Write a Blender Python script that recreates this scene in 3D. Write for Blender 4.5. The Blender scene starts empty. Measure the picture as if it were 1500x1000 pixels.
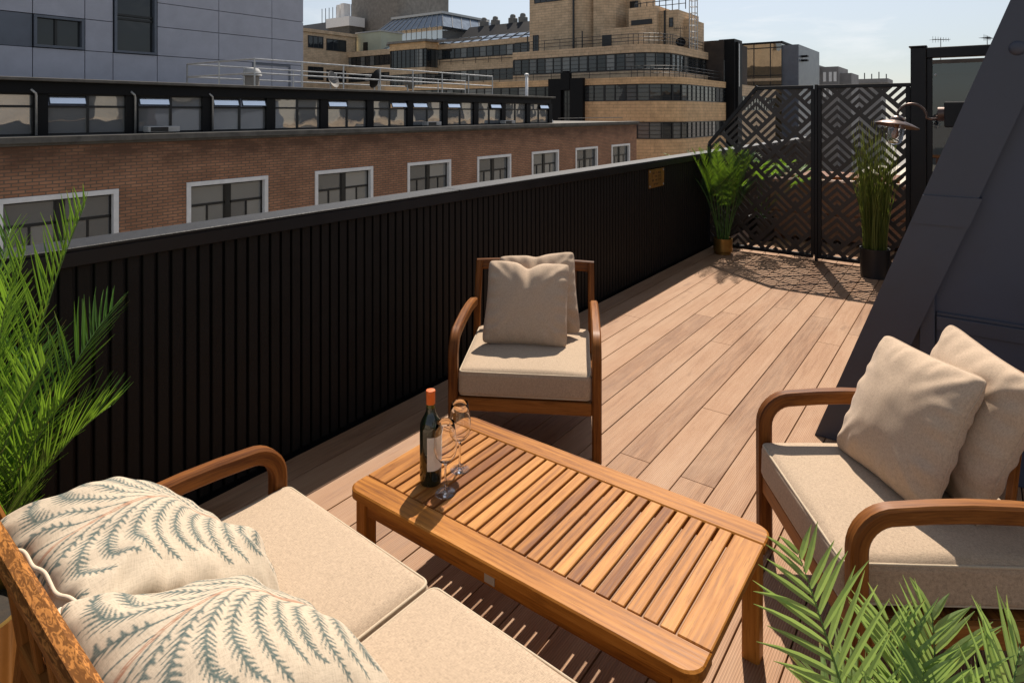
import bpy, bmesh, math, random
import numpy as np
from mathutils import Vector, Matrix, noise as mnoise
R = math.radians
rnd = random.Random(7)
C = bpy.context.scene.collection
scene = bpy.context.scene

# ------------------------------------------------------------------ mesh builder
class MB:
    """collects shapes; every vertex carries a grain coordinate 'gc' and a 'tint'"""
    def __init__(s):
        s.v = []; s.f = []; s.g = []; s.t = []
    def add(s, vs, fs, gc=None, tint=0.5):
        o = len(s.v)
        s.v += [tuple(p) for p in vs]
        s.f += [tuple(i + o for i in f) for f in fs]
        s.g += list(gc) if gc else [tuple(p) for p in vs]
        s.t += list(tint) if isinstance(tint, (list, tuple)) else [tint] * len(vs)
        return s
    def box(s, lo, hi, c=0.0, M=None, tint=None, seed=None, axis=None):
        lo = Vector(lo); hi = Vector(hi); mid = (lo + hi) / 2; h = (hi - lo) / 2
        tint = rnd.random() if tint is None else tint
        off = Vector((rnd.uniform(0, 50), rnd.uniform(0, 50), rnd.uniform(0, 50)))
        if axis is None: axis = max(range(3), key=lambda i: h[i])
        perm = [axis] + [i for i in range(3) if i != axis]
        if c <= 0:
            vs = [Vector((x, y, z)) for x in (-h.x, h.x) for y in (-h.y, h.y) for z in (-h.z, h.z)]
            fs = [(0, 1, 3, 2), (4, 6, 7, 5), (0, 4, 5, 1), (2, 3, 7, 6), (0, 2, 6, 4), (1, 5, 7, 3)]
        else:
            c = min(c, *(0.45 * k for k in h)); vs = []; idx = {}
            for sx in (-1, 1):
                for sy in (-1, 1):
                    for sz in (-1, 1):
                        for a in range(3):
                            p = [sx * (h.x - c), sy * (h.y - c), sz * (h.z - c)]
                            p[a] = (sx, sy, sz)[a] * h[a]
                            idx[sx, sy, sz, a] = len(vs); vs.append(Vector(p))
            fs = []
            S = (-1, 1)
            for a in range(3):
                b, d = [i for i in range(3) if i != a]
                for sa in S:
                    q = []
                    for sb, sd in ((-1, -1), (1, -1), (1, 1), (-1, 1)):
                        k = [0, 0, 0]; k[a] = sa; k[b] = sb; k[d] = sd; q.append(idx[k[0], k[1], k[2], a])
                    flip = (sa > 0) == (a == 1)
                    fs.append(tuple(q[::-1] if flip else q))
                for sb in S:          # edges along a
                    for sd in S:
                        k0 = [0, 0, 0]; k1 = [0, 0, 0]
                        k0[a] = -1; k1[a] = 1; k0[b] = k1[b] = sb; k0[d] = k1[d] = sd
                        fs.append((idx[(*k0, b)], idx[(*k1, b)], idx[(*k1, d)], idx[(*k0, d)]))
            for sx in S:
                for sy in S:
                    for sz in S:
                        fs.append((idx[sx, sy, sz, 0], idx[sx, sy, sz, 1], idx[sx, sy, sz, 2]))
        gc = [tuple(v[perm[i]] + off[i] for i in range(3)) for v in vs]
        vs = [v + mid for v in vs]
        if M is not None: vs = [M @ v for v in vs]
        return s.add(vs, fs, gc, tint)
    def sweep(s, pts, sec, side=None, closed=False, tint=None, M=None, cap=True, scale=None):
        """sweep section sec [(a,b)] along pts; a along 'side' (or auto), b along normal"""
        pts = [Vector(p) for p in pts]; n = len(pts); k = len(sec)
        tint = rnd.random() if tint is None else tint
        off = Vector((rnd.uniform(0, 50), rnd.uniform(0, 50), rnd.uniform(0, 50)))
        vs = []; gc = []; L = 0; pside = None
        for i, p in enumerate(pts):
            if closed: t = pts[(i + 1) % n] - pts[i - 1]
            else: t = pts[min(i + 1, n - 1)] - pts[max(i - 1, 0)]
            t.normalize()
            if side is not None: a = Vector(side)
            elif pside is None: a = t.orthogonal()
            else: a = pside
            a = (a - t * a.dot(t)).normalized(); pside = a
            b = t.cross(a)
            if i: L += (p - pts[i - 1]).length
            m = scale[i] if scale else 1
            for (x, y) in sec:
                vs.append(p + a * x * m + b * y * m); gc.append((L + off.x, x + off.y, y + off.z))
        fs = []
        for i in range(n if closed else n - 1):
            j = (i + 1) % n
            for q in range(k):
                r = (q + 1) % k
                fs.append((i * k + q, i * k + r, j * k + r, j * k + q))
        if cap and not closed:
            fs.append(tuple(range(k))[::-1]); fs.append(tuple((n - 1) * k + q for q in range(k)))
        if M is not None: vs = [M @ v for v in vs]
        return s.add(vs, fs, gc, tint)
    def tube(s, pts, r, k=8, closed=False, M=None, scale=None, tint=None):
        return s.sweep(pts, [(r * math.cos(2 * math.pi * i / k), r * math.sin(2 * math.pi * i / k)) for i in range(k)], closed=closed, M=M, scale=scale, tint=tint)
    def lathe(s, prof, k=32, M=None, at=(0, 0, 0), tint=0.5):
        vs = []; fs = []; n = len(prof); at = Vector(at)
        for (r, z) in prof:
            for i in range(k):
                a = 2 * math.pi * i / k
                vs.append(Vector((r * math.cos(a), r * math.sin(a), z)))
        for j in range(n - 1):
            for i in range(k):
                i2 = (i + 1) % k
                fs.append((j * k + i, j * k + i2, (j + 1) * k + i2, (j + 1) * k + i))
        vs = [(M @ v if M is not None else v) + at for v in vs]
        return s.add(vs, fs, tint=tint)
    def prism(s, poly, axis, lo, hi, tint=None):
        """poly: list of 2D points in the other two axes (cyclic order), extruded lo..hi on axis"""
        def p3(p, h):
            q = list(p); q.insert(axis, h); return Vector(q)
        n = len(poly); vs = [p3(p, lo) for p in poly] + [p3(p, hi) for p in poly]
        fs = [tuple(range(n))[::-1], tuple(range(n, 2 * n))] + [(i, (i + 1) % n, n + (i + 1) % n, n + i) for i in range(n)]
        return s.add(vs, fs, tint=rnd.random() if tint is None else tint)
    def build(s, name, mat, parent=None, smooth=False, fix=True):
        me = bpy.data.meshes.new(name)
        me.from_pydata(s.v, [], s.f)
        a = me.attributes.new('gc', 'FLOAT_VECTOR', 'POINT'); a.data.foreach_set('vector', np.array(s.g, dtype=np.float32).ravel())
        a = me.attributes.new('tint', 'FLOAT', 'POINT'); a.data.foreach_set('value', np.array(s.t, dtype=np.float32))
        if fix:
            bm = bmesh.new(); bm.from_mesh(me); bmesh.ops.recalc_face_normals(bm, faces=bm.faces); bm.to_mesh(me); bm.free()
        if smooth is True: me.polygons.foreach_set('use_smooth', [True] * len(me.polygons))
        elif smooth: me.polygons.foreach_set('use_smooth', [True] * len(me.polygons)); me.set_sharp_from_angle(angle=R(smooth))
        me.materials.append(mat)
        o = bpy.data.objects.new(name, me); C.objects.link(o)
        if parent is not None:
            o.parent = parent
            if parent.get('world_root'): o.location = -Vector(parent.location)
        return o

def tag(o, label, cat, group=None):
    o['label'] = label; o['category'] = cat
    if group: o['group'] = group
    return o
def thing(name, label, cat, loc=(0, 0, 0), rotz=0, group=None, world=False):
    """an Empty at the thing's base; world=True: its parts are modelled in world coordinates"""
    o = bpy.data.objects.new(name, None); C.objects.link(o); o.empty_display_size = 0.1
    o.location = loc; o.rotation_euler = (0, 0, rotz)
    if world: o['world_root'] = 1
    return tag(o, label, cat, group)
def struct(o):
    o['kind'] = 'structure'; return o
def copy_tree(o, parent=None):
    c = o.copy(); C.objects.link(c)
    if parent is not None: c.parent = parent
    for ch in list(o.children): copy_tree(ch, c)
    return c

# ------------------------------------------------------------------ materials
def new_mat(name, base=(.5, .5, .5), rough=.5, metal=0.0, spec=None, ior=None):
    m = bpy.data.materials.new(name); m.use_nodes = True
    nt = m.node_tree; b = nt.nodes['Principled BSDF']
    b.inputs['Base Color'].default_value = (*base, 1); b.inputs['Roughness'].default_value = rough
    b.inputs['Metallic'].default_value = metal
    if spec is not None: b.inputs['Specular IOR Level'].default_value = spec
    if ior: b.inputs['IOR'].default_value = ior
    return m, nt, b
def nd(nt, typ, ins=None, **props):
    n = nt.nodes.new('ShaderNode' + typ)
    for k, v in props.items(): setattr(n, k, v)
    for k, v in (ins or {}).items():
        if isinstance(v, bpy.types.NodeSocket): nt.links.new(v, n.inputs[k])
        else: n.inputs[k].default_value = v
    return n
def ramp(nt, fac, stops, interp='LINEAR'):
    n = nt.nodes.new('ShaderNodeValToRGB'); n.color_ramp.interpolation = interp
    el = n.color_ramp.elements
    while len(el) < len(stops): el.new(0.5)
    for e, (p, c) in zip(el, stops):
        e.position = p; e.color = (*c, 1) if len(c) == 3 else c
    nt.links.new(fac, n.inputs['Fac']); return n.outputs['Color']
def g1(v): return (v, v, v)
def mixc(nt, fac, a, b, mode='MIX'):
    n = nt.nodes.new('ShaderNodeMix'); n.data_type = 'RGBA'; n.blend_type = mode
    for k, v in ((0, fac), (6, a), (7, b)):
        if isinstance(v, bpy.types.NodeSocket): nt.links.new(v, n.inputs[k])
        else: n.inputs[k].default_value = v if k == 0 else (*v, 1)
    return n.outputs[2]
def math_(nt, op, a, b=0.0, c=0.0):
    n = nt.nodes.new('ShaderNodeMath'); n.operation = op
    for i, v in enumerate((a, b, c)):
        if isinstance(v, bpy.types.NodeSocket): nt.links.new(v, n.inputs[i])
        else: n.inputs[i].default_value = v
    return n.outputs[0]
def attr(nt, name, out='Vector'):
    n = nt.nodes.new('ShaderNodeAttribute'); n.attribute_name = name; return n.outputs[out]
def scaled(nt, vec, sc, loc=(0, 0, 0)):
    return nd(nt, 'Mapping', {'Vector': vec, 'Scale': sc, 'Location': loc}).outputs[0]
def bump(nt, b, h, strength=.3, dist=.01):
    n = nd(nt, 'Bump', {'Height': h, 'Strength': strength, 'Distance': dist})
    nt.links.new(n.outputs[0], b.inputs['Normal']); return n
def noise(nt, vec, scale, detail=4, rough=.55, distort=0.0):
    return nd(nt, 'TexNoise', {'Vector': vec, 'Scale': scale, 'Detail': detail, 'Roughness': rough, 'Distortion': distort}).outputs[0]
def objc(nt): return nd(nt, 'TexCoord').outputs['Object']

def wood(name, dark, mid, light, rough=.42, zebra=0.0, tintamt=.5):
    m, nt, b = new_mat(name, rough=rough, spec=.13)
    g = attr(nt, 'gc'); t = attr(nt, 'tint', 'Fac')
    n1 = noise(nt, scaled(nt, g, (2.2, 22, 22)), 1.6, 5, .6, 1.2)
    n2 = noise(nt, scaled(nt, g, (9, 190, 190)), 1.0, 3, .6)
    n3 = noise(nt, scaled(nt, g, (1.1, 5, 5)), 1.0, 2)
    w = nd(nt, 'TexWave', {'Vector': scaled(nt, g, (1.1, 17, 11)), 'Scale': 1.0, 'Distortion': 7.0, 'Detail': 3.0, 'Detail Scale': 1.2, 'Detail Roughness': .6}, wave_type='RINGS', rings_direction='X').outputs['Fac']
    f = math_(nt, 'MULTIPLY_ADD', w, .13, math_(nt, 'MULTIPLY', n1, .62))
    f = math_(nt, 'ADD', f, math_(nt, 'MULTIPLY_ADD', n2, .46, -.13))
    f = math_(nt, 'ADD', f, math_(nt, 'MULTIPLY', math_(nt, 'SUBTRACT', t, .5), tintamt))
    f = math_(nt, 'ADD', f, math_(nt, 'MULTIPLY', math_(nt, 'SUBTRACT', n3, .5), .5))
    col = ramp(nt, f, [(.18, dark), (.5, mid), (.85, light)])
    pore = ramp(nt, noise(nt, scaled(nt, g, (16, 420, 420)), 1.0, 2, .5), [(.60, g1(0)), (.70, g1(1))])
    col = mixc(nt, math_(nt, 'MULTIPLY', pore, .42), col, tuple(.6 * c for c in dark))
    if zebra:
        z = noise(nt, scaled(nt, g, (34, 130, 130)), 1.0, 3, .55, 1.5)
        z = ramp(nt, z, [(.47, g1(1)), (.58, g1(0))])
        col = mixc(nt, math_(nt, 'MULTIPLY', z, zebra), col, tuple(.35 * c for c in dark))
    nt.links.new(col, b.inputs['Base Color'])
    nt.links.new(math_(nt, 'MULTIPLY_ADD', n2, .25, rough - .12), b.inputs['Roughness'])
    bump(nt, b, math_(nt, 'ADD', n2, math_(nt, 'MULTIPLY', n1, .5)), .22, .002)
    return m
WOOD_F = wood('teak_frame', (.130, .040, .007), (.325, .124, .019), (.455, .200, .042), .44)
WOOD_C = wood('teak_chair', (.080, .025, .007), (.205, .074, .016), (.335, .138, .034), .44)
WOOD_S = wood('teak_slats', (.150, .050, .011), (.345, .140, .030), (.52, .245, .066), .48, tintamt=.46)
WOOD_Z = wood('figured_teak', (.19, .068, .016), (.38, .155, .038), (.47, .21, .06), .40, zebra=.75)

def fabric(name, base, amt=.16, scale=1.0, bumpy=.35):
    m, nt, b = new_mat(name, base, .92, spec=.15)
    g = attr(nt, 'gc')
    a = noise(nt, scaled(nt, g, (330 * scale, 60 * scale, 60 * scale)), 1, 3, .7)
    c = noise(nt, scaled(nt, g, (60 * scale, 330 * scale, 330 * scale)), 1, 3, .7)
    k = noise(nt, g, 6, 3)
    f = math_(nt, 'ADD', math_(nt, 'MULTIPLY', a, .5), math_(nt, 'MULTIPLY', c, .5))
    col = ramp(nt, f, [(.36, tuple(v * (1 - amt * 1.9) for v in base)), (.5, base), (.64, tuple(min(1, v * (1 + amt * 1.3)) for v in base))])
    col = mixc(nt, math_(nt, 'MULTIPLY', k, .22), col, tuple(v * .72 for v in base))
    nt.links.new(col, b.inputs['Base Color'])
    b.inputs['Sheen Weight'].default_value = .12
    bump(nt, b, f, bumpy, .0022)
    return m
FAB = fabric('linen_beige', (.405, .305, .212), .20, 1.7)
FAB_P = fabric('linen_pillow', (.475, .355, .250), .13, 1.5)
PIPE = fabric('piping_beige', (.47, .38, .27), .08)

def fern_mat():
    m, nt, b = new_mat('fern_print', rough=.9, spec=.15)
    g = attr(nt, 'gc'); col = attr(nt, 'pat', 'Color')
    a = noise(nt, scaled(nt, g, (420, 60, 60)), 1, 3, .7); c = noise(nt, scaled(nt, g, (60, 420, 60)), 1, 3, .7)
    f = math_(nt, 'ADD', math_(nt, 'MULTIPLY', a, .5), math_(nt, 'MULTIPLY', c, .5))
    col = mixc(nt, 1.0, col, ramp(nt, f, [(.35, g1(.74)), (.55, g1(1)), (.7, g1(1.0))]), 'MULTIPLY')
    nt.links.new(col, b.inputs['Base Color']); b.inputs['Sheen Weight'].default_value = .1
    bump(nt, b, f, .3, .002); return m
FERN = fern_mat()
PIPE_W = fabric('piping_cream', (.60, .50, .38), .06)

def deck_mat():
    m, nt, b = new_mat('composite_deck', rough=.55, spec=.24)
    g = attr(nt, 'gc'); t = attr(nt, 'tint', 'Fac'); ob = objc(nt)
    n1 = noise(nt, scaled(nt, g, (1.4, 26, 4)), 1.5, 5, .65)
    n2 = noise(nt, scaled(nt, g, (6, 160, 20)), 1.0, 3, .6)
    n3 = noise(nt, scaled(nt, ob, (3.2, .9, 1)), 1.3, 4, .65, .6)
    f = math_(nt, 'ADD', math_(nt, 'MULTIPLY', n1, .6), math_(nt, 'MULTIPLY', n2, .4))
    f = math_(nt, 'ADD', f, math_(nt, 'MULTIPLY', math_(nt, 'SUBTRACT', t, .5), .25))
    col = ramp(nt, f, [(.2, (.150, .070, .033)), (.5, (.325, .178, .095)), (.8, (.420, .252, .146))])
    dusty = ramp(nt, n3, [(.42, g1(0)), (.68, g1(1))])
    col = mixc(nt, math_(nt, 'MULTIPLY', dusty, .38), col, (.47, .318, .205))
    st = noise(nt, scaled(nt, g, (2.3, 6.0, 3), (3.1, 1.7, 0)), 1.0, 4, .6)
    st = ramp(nt, st, [(.64, g1(0)), (.72, g1(1))])
    col = mixc(nt, math_(nt, 'MULTIPLY', st, .45), col, (.16, .085, .048))
    sp = ramp(nt, noise(nt, ob, 55, 2, .5), [(.70, g1(0)), (.74, g1(1))])
    spm = ramp(nt, noise(nt, ob, 1.7, 2, .5), [(.55, g1(0)), (.66, g1(1))])
    col = mixc(nt, math_(nt, 'MULTIPLY', math_(nt, 'MULTIPLY', sp, spm), .5), col, (.11, .06, .035))
    gy = nd(nt, 'SeparateXYZ', {'Vector': g}).outputs[1]
    gr = math_(nt, 'SINE', math_(nt, 'MULTIPLY', gy, 2 * math.pi / .0078))
    col = mixc(nt, math_(nt, 'MULTIPLY_ADD', gr, .17, .17), col, (.13, .068, .036))
    nt.links.new(col, b.inputs['Base Color'])
    nt.links.new(math_(nt, 'MULTIPLY_ADD', n1, .3, .40), b.inputs['Roughness'])
    bump(nt, b, math_(nt, 'ADD', math_(nt, 'MULTIPLY', gr, -.5), math_(nt, 'MULTIPLY', n2, .6)), .7, .0018)
    return m
DECK = deck_mat()

def plain(name, base, rough=.5, metal=0, var=.25, sc=3.0, bm=0.0, bsc=60, spec=None):
    m, nt, b = new_mat(name, base, rough, metal, spec)
    ob = objc(nt); n = noise(nt, ob, sc, 6, .65)
    col = ramp(nt, n, [(.3, tuple(v * (1 - var) for v in base)), (.7, tuple(min(1, v * (1 + var)) for v in base))])
    nt.links.new(col, b.inputs['Base Color'])
    nt.links.new(math_(nt, 'MULTIPLY_ADD', n, .3, rough - .15), b.inputs['Roughness'])
    if bm: bump(nt, b, noise(nt, ob, bsc, 3), bm, .004)
    return m
CLAD = plain('charred_cladding', (.0062, .0052, .0047), .62, 0, .35, 9, .3, 90, .25)
COPING = plain('coping_metal', (.011, .0112, .012), .50, 0, .35, 30, .25, 220, spec=.3)
BLACK = plain('black_steel', (.0065, .0065, .0078), .45, 0, .2, 8, spec=.35)
ANTH = plain('anthracite_cladding', (.040, .049, .076), .50, 0, .14, 2.2, .06, 9)
ANTH2 = plain('anthracite_trim', (.039, .046, .067), .48, 0, .14, 3, .05, 12)
SCREEN = plain('screen_steel', (.034, .027, .023), .42, 0, .2, 8)
GOLD = plain('gold_pot', (.34, .20, .055), .34, .75, .15, 12)
BRASS = plain('brass_plaque', (.36, .19, .05), .42, .7, .3, 8)
ENGR = plain('engraved_ink', (.05, .025, .01), .7)
COPPER = plain('aged_copper', (.13, .09, .075), .38, .8, .3, 30)
BLACKPOT = plain('black_pot', (.012, .012, .013), .4)
SOIL = plain('soil', (.025, .018, .012), .95, 0, .5, 40, .8, 50)
STEEL = plain('galvanised_steel', (.42, .42, .41), .42, .5, .2, 5)
WHITE = plain('white_paint', (.78, .77, .75), .55, 0, .10, 4)
CONC = plain('concrete', (.20, .185, .165), .85, 0, .3, 1.3, .2, 12)
CONC_D = plain('dark_concrete', (.10, .092, .08), .85, 0, .4, 2.5, .2, 12)
DKFRAME = plain('dark_window_frame', (.008, .009, .010), .4)
PANEL = plain('grey_panels', (.36, .37, .425), .55, 0, .10, 1.2)
PANEL_D = plain('slate_panels', (.10, .115, .145), .4, 0, .15, 1.2)
DKMETAL = plain('dark_roof_metal', (.005, .0052, .006), .6, 0, .25, .6, spec=.2)
LABELW = plain('bottle_label', (.62, .56, .50), .7, 0, .08, 60)
CAPS = plain('bottle_capsule', (.62, .12, .015), .38, 0, .1, 30)
STUCCO = plain('stucco', (.44, .40, .33), .85, 0, .15, 1)
ASPH = plain('asphalt', (.05, .05, .052), .9, 0, .2, .5)
GREYST = plain('grey_stone', (.22, .21, .205), .8, 0, .2, .3)
TANK = plain('pale_plant_box', (.42, .43, .32), .7, 0, .12, .5)
UNIT = plain('grey_unit', (.36, .36, .35), .6, 0, .15, 2)
DISH = plain('dish_metal', (.15, .14, .125), .6, 0, .25, 3)
BULB = plain('bulb_amber', (.45, .20, .07), .3)

def brickmat(name, c1, c2, mortar, bw, rh, stain=None, ms=.012):
    m, nt, b = new_mat(name, rough=.85)
    ob = objc(nt); sp = nd(nt, 'SeparateXYZ', {'Vector': ob})
    h = math_(nt, 'ADD', sp.outputs[0], sp.outputs[1])
    vec = nd(nt, 'CombineXYZ', {'X': h, 'Y': sp.outputs[2]}).outputs[0]
    br = nd(nt, 'TexBrick', {'Vector': vec, 'Color1': (*c1, 1), 'Color2': (*c2, 1), 'Mortar': (*mortar, 1), 'Scale': 1.0, 'Mortar Size': ms, 'Mortar Smooth': .3, 'Bias': -.2, 'Brick Width': bw, 'Row Height': rh})
    col = br.outputs['Color']
    n = noise(nt, vec, .9, 6, .7)
    col = mixc(nt, 1.0, col, ramp(nt, n, [(.3, g1(.72)), (.7, g1(1.2))]), 'MULTIPLY')
    if stain:
        z0, z1 = stain
        e = math_(nt, 'ADD', sp.outputs[2], math_(nt, 'MULTIPLY_ADD', noise(nt, scaled(nt, vec, (.5, 1, 1)), 1.3, 5, .65), 1.1, -.55))
        k = nd(nt, 'MapRange', {'Value': e, 'From Min': z0, 'From Max': z1}).outputs[0]
        k = math_(nt, 'MULTIPLY', k, math_(nt, 'MULTIPLY_ADD', noise(nt, scaled(nt, vec, (.6, 1.6, 1)), 1.6, 6, .72), 2.6, -.55))
        col = mixc(nt, math_(nt, 'MAXIMUM', math_(nt, 'MINIMUM', k, .92), 0.0), col, tuple(.24 * v for v in c1))
    nt.links.new(col, b.inputs['Base Color'])
    bump(nt, b, br.outputs['Fac'], -.35, .01); return m
BRICK = brickmat('red_brown_brick', (.41, .20, .108), (.305, .14, .074), (.16, .11, .075), .27, .084, (.05, .65), .016)
TAN = brickmat('tan_brick', (.62, .455, .29), (.55, .40, .25), (.40, .30, .20), .9, .30, ms=.03)
TANB = brickmat('biscuit_tile', (.68, .445, .235), (.62, .405, .21), (.40, .26, .14), .9, .30, ms=.02)
MANSB = brickmat('dark_brick', (.055, .042, .034), (.042, .033, .028), (.04, .03, .025), .9, .3)

def glass_dark(name, base=(.018, .022, .026), wob=.02, rough=.03, ior=1.9, sc=.8):
    m, nt, b = new_mat(name, base, rough, ior=ior)
    t = attr(nt, 'tint', 'Fac')
    col = ramp(nt, t, [(.0, base), (.72, tuple(v * 1.6 for v in base)), (.80, (.16, .165, .16)), (1, (.30, .30, .285))])
    nt.links.new(col, b.inputs['Base Color'])
    if wob: bump(nt, b, noise(nt, objc(nt), sc, 2), wob, 1.0)
    return m
GLASS = glass_dark('window_glass', (.014, .017, .020), .012, .03, 1.55)
GLASS_W = glass_dark('sash_glass', (.055, .060, .064), .012, .03, 2.0)
GLASS_R = glass_dark('ribbon_glass', (.42, .43, .43), .010, .02, 1.8, .9)
GLASS_R.node_tree.nodes['Principled BSDF'].inputs['Metallic'].default_value = .72
GLASS_V = plain('vent_glass', (.88, .93, .98), .14, .95, .04)
GLASS_B = glass_dark('bronze_glass', (.05, .035, .015), .04, .04, 2.6, .35)
SKYL = plain('skylight_glazing', (.13, .165, .21), .12, 0, .3, .9)

def clear_glass(name, tint=(1, 1, 1), rough=0.0, ior=1.45):
    m, nt, b = new_mat(name, tint, rough, ior=ior); b.inputs['Transmission Weight'].default_value = 1.0
    return m
CRYSTAL = clear_glass('wine_glass_crystal')
def thin_glass(name, tint, gl=.12, base_r=.02):
    m = bpy.data.materials.new(name); m.use_nodes = True; nt = m.node_tree
    nt.nodes.remove(nt.nodes['Principled BSDF']); out = nt.nodes['Material Output']
    tr = nd(nt, 'BsdfTransparent', {'Color': (*tint, 1)}); g = nd(nt, 'BsdfGlossy', {'Color': (1, 1, 1, 1), 'Roughness': base_r})
    fr = nd(nt, 'Fresnel', {'IOR': 1.5}).outputs[0]
    f = math_(nt, 'MINIMUM', math_(nt, 'ADD', fr, gl), 1.0)
    mx = nd(nt, 'MixShader', {0: f, 1: tr.outputs[0], 2: g.outputs[0]}); nt.links.new(mx.outputs[0], out.inputs[0]); return m
JAR = thin_glass('lamp_jar_glass', (.88, .90, .91), .20)
PANE = thin_glass('screen_pane_glass', (.20, .30, .34), .05)
m_, nt_, b_ = new_mat('bottle_glass', (.010, .014, .008), .04); b_.inputs['Coat Weight'].default_value = .6
BOTTLE = m_
m_, nt_, b_ = new_mat('bottle_neck_glass', (.10, .11, .02), .06); b_.inputs['Transmission Weight'].default_value = .5
NECK = m_

def leafmat(name, dark, light, trans=.35, tcol=(.35, .55, .06), rough=.45):
    m = bpy.data.materials.new(name); m.use_nodes = True; nt = m.node_tree; b = nt.nodes['Principled BSDF']
    t = attr(nt, 'tint', 'Fac'); g = objc(nt)
    f = math_(nt, 'ADD', math_(nt, 'MULTIPLY', t, .75), math_(nt, 'MULTIPLY', noise(nt, g, 14, 3), .35))
    col = ramp(nt, f, [(.15, dark), (.85, light), (1.0, (.30, .22, .07))])
    nt.links.new(col, b.inputs['Base Color']); b.inputs['Roughness'].default_value = rough
    b.inputs['Specular IOR Level'].default_value = .35
    tr = nd(nt, 'BsdfTranslucent', {'Color': mixc(nt, t, tuple(.6 * c for c in tcol), tcol)})
    mx = nd(nt, 'MixShader', {0: trans, 1: b.outputs[0], 2: tr.outputs[0]})
    nt.links.new(mx.outputs[0], nt.nodes['Material Output'].inputs[0]); return m
PALM_L = leafmat('palm_leaf_bright', (.010, .045, .008), (.080, .20, .020), .28, (.34, .58, .04))
PALM_R = leafmat('palm_leaf_matt', (.085, .155, .062), (.26, .37, .12), .38, (.50, .70, .16), .55)
PALM_F = leafmat('palm_leaf_deep', (.007, .028, .006), (.045, .115, .014), .20, (.30, .52, .03))
GRASS = leafmat('reed_blades', (.035, .060, .010), (.19, .21, .045), .3, (.30, .38, .05))
STEM = plain('palm_stem', (.065, .14, .025), .5, 0, .3, 20)

# ------------------------------------------------------------------ camera, sun, sky
cam = bpy.data.cameras.new('camera'); co = bpy.data.objects.new('camera', cam); C.objects.link(co)
YAW = math.atan(680 / 918)
co.location = (0, 0, 1.65); co.rotation_euler = (R(90), 0, YAW)
cam.sensor_width = 36; cam.lens = 918 / 1500 * 36; cam.shift_y = -335 / 1500
cam.clip_start = .02; cam.clip_end = 3000
scene.camera = co
EL = R(52); SD = Vector((-.346, .938, 0)).normalized() * math.cos(EL) + Vector((0, 0, math.sin(EL)))
sun = bpy.data.lights.new('sun', 'SUN'); so = bpy.data.objects.new('sun', sun); C.objects.link(so)
sun.energy = 5.0; sun.angle = R(.53); sun.color = (1, .90, .785)
so.rotation_euler = SD.to_track_quat('Z', 'Y').to_euler(); so.location = (-3, 8, 12)
w = bpy.data.worlds.new('World'); scene.world = w; w.use_nodes = True; nt = w.node_tree
sky = nd(nt, 'TexSky', sky_type='NISHITA', sun_disc=False, sun_elevation=EL, sun_rotation=math.atan2(SD.x, SD.y), altitude=50, air_density=1.0, dust_density=.35, ozone_density=1.6)
bg = nt.nodes['Background']; bg.inputs['Strength'].default_value = .092
tc = nd(nt, 'TexCoord').outputs['Generated']
cl = noise(nt, scaled(nt, tc, (1, 1, 4.5)), 5.5, 7, .62, .3)
cz = nd(nt, 'SeparateXYZ', {'Vector': tc}).outputs[2]
band = math_(nt, 'MULTIPLY', nd(nt, 'MapRange', {'Value': cz, 'From Min': .02, 'From Max': .07}).outputs[0], nd(nt, 'MapRange', {'Value': cz, 'From Min': .4, 'From Max': .12}).outputs[0])
cm = math_(nt, 'MULTIPLY', ramp(nt, cl, [(.54, g1(0)), (.75, g1(1))]), math_(nt, 'MULTIPLY', band, .5))
hz = nd(nt, 'HueSaturation', {'Color': sky.outputs[0], 'Saturation': .48}).outputs[0]
dim = nd(nt, 'MapRange', {'Value': cz, 'From Min': .0, 'From Max': .45, 'To Min': .58, 'To Max': 1.0}).outputs[0]
hz = mixc(nt, 1.0, hz, nd(nt, 'CombineColor', {0: dim, 1: dim, 2: dim}).outputs[0], 'MULTIPLY')
nt.links.new(mixc(nt, cm, hz, (7.0, 7.1, 7.2)), bg.inputs['Color'])
scene.view_settings.view_transform = 'Standard'; scene.view_settings.look = 'None'
scene.view_settings.exposure = 0.60; scene.view_settings.gamma = 1
scene.cycles.max_bounces = 10; scene.cycles.transparent_max_bounces = 16
scene.cycles.use_denoising = True

# ------------------------------------------------------------------ ground, street and the deck
g = MB(); g.box((-900, -900, -13.5), (900, 900, -13.0)); struct(g.build('ground', CONC))
g = MB(); g.box((-13.5, -300, -12.996), (-6.5, 300, -12.98)); struct(g.build('road', ASPH))
g = MB()
for (a, b_) in ((-17.9, -13.5), (-6.5, -3.0)): g.box((a, -300, -12.996), (b_, 300, -12.86))
struct(g.build('pavement', CONC))
P = .155; mb = MB(); x = -1.545 - 8 * P; i = 0
rd = random.Random(3)
while x < 3.3:
    lo = max(x, -2.655) if x < -2.5 else x
    y = -1.6 - rd.random() * 2
    if x + P > -2.62:
        while y < 14.5:
            L = rd.choice((2.2, 3.0, 3.6)) + rd.uniform(-.3, .3)
            mb.box((lo + .0025, y + .001, -.024), (x + P - .0025, y + L - .001, 0), c=.0015, tint=rd.random(), axis=1)
            y += L
    x += P
struct(mb.build('deck', DECK))
g = MB(); g.box((-2.66, -4, -.09), (3.4, 15, -.05)); struct(g.build('deck_base', BLACK))

# ------------------------------------------------------------------ own building: body, parapet, mansard end
t = thing('terrace_building', 'pale rendered block carrying the roof terrace', 'building', (4, 5, -13), world=True)
mb = MB(); mb.box((-2.79, -10, -13), (3.9, 24, -.10)); mb.build('wall', STUCCO, t)

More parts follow.
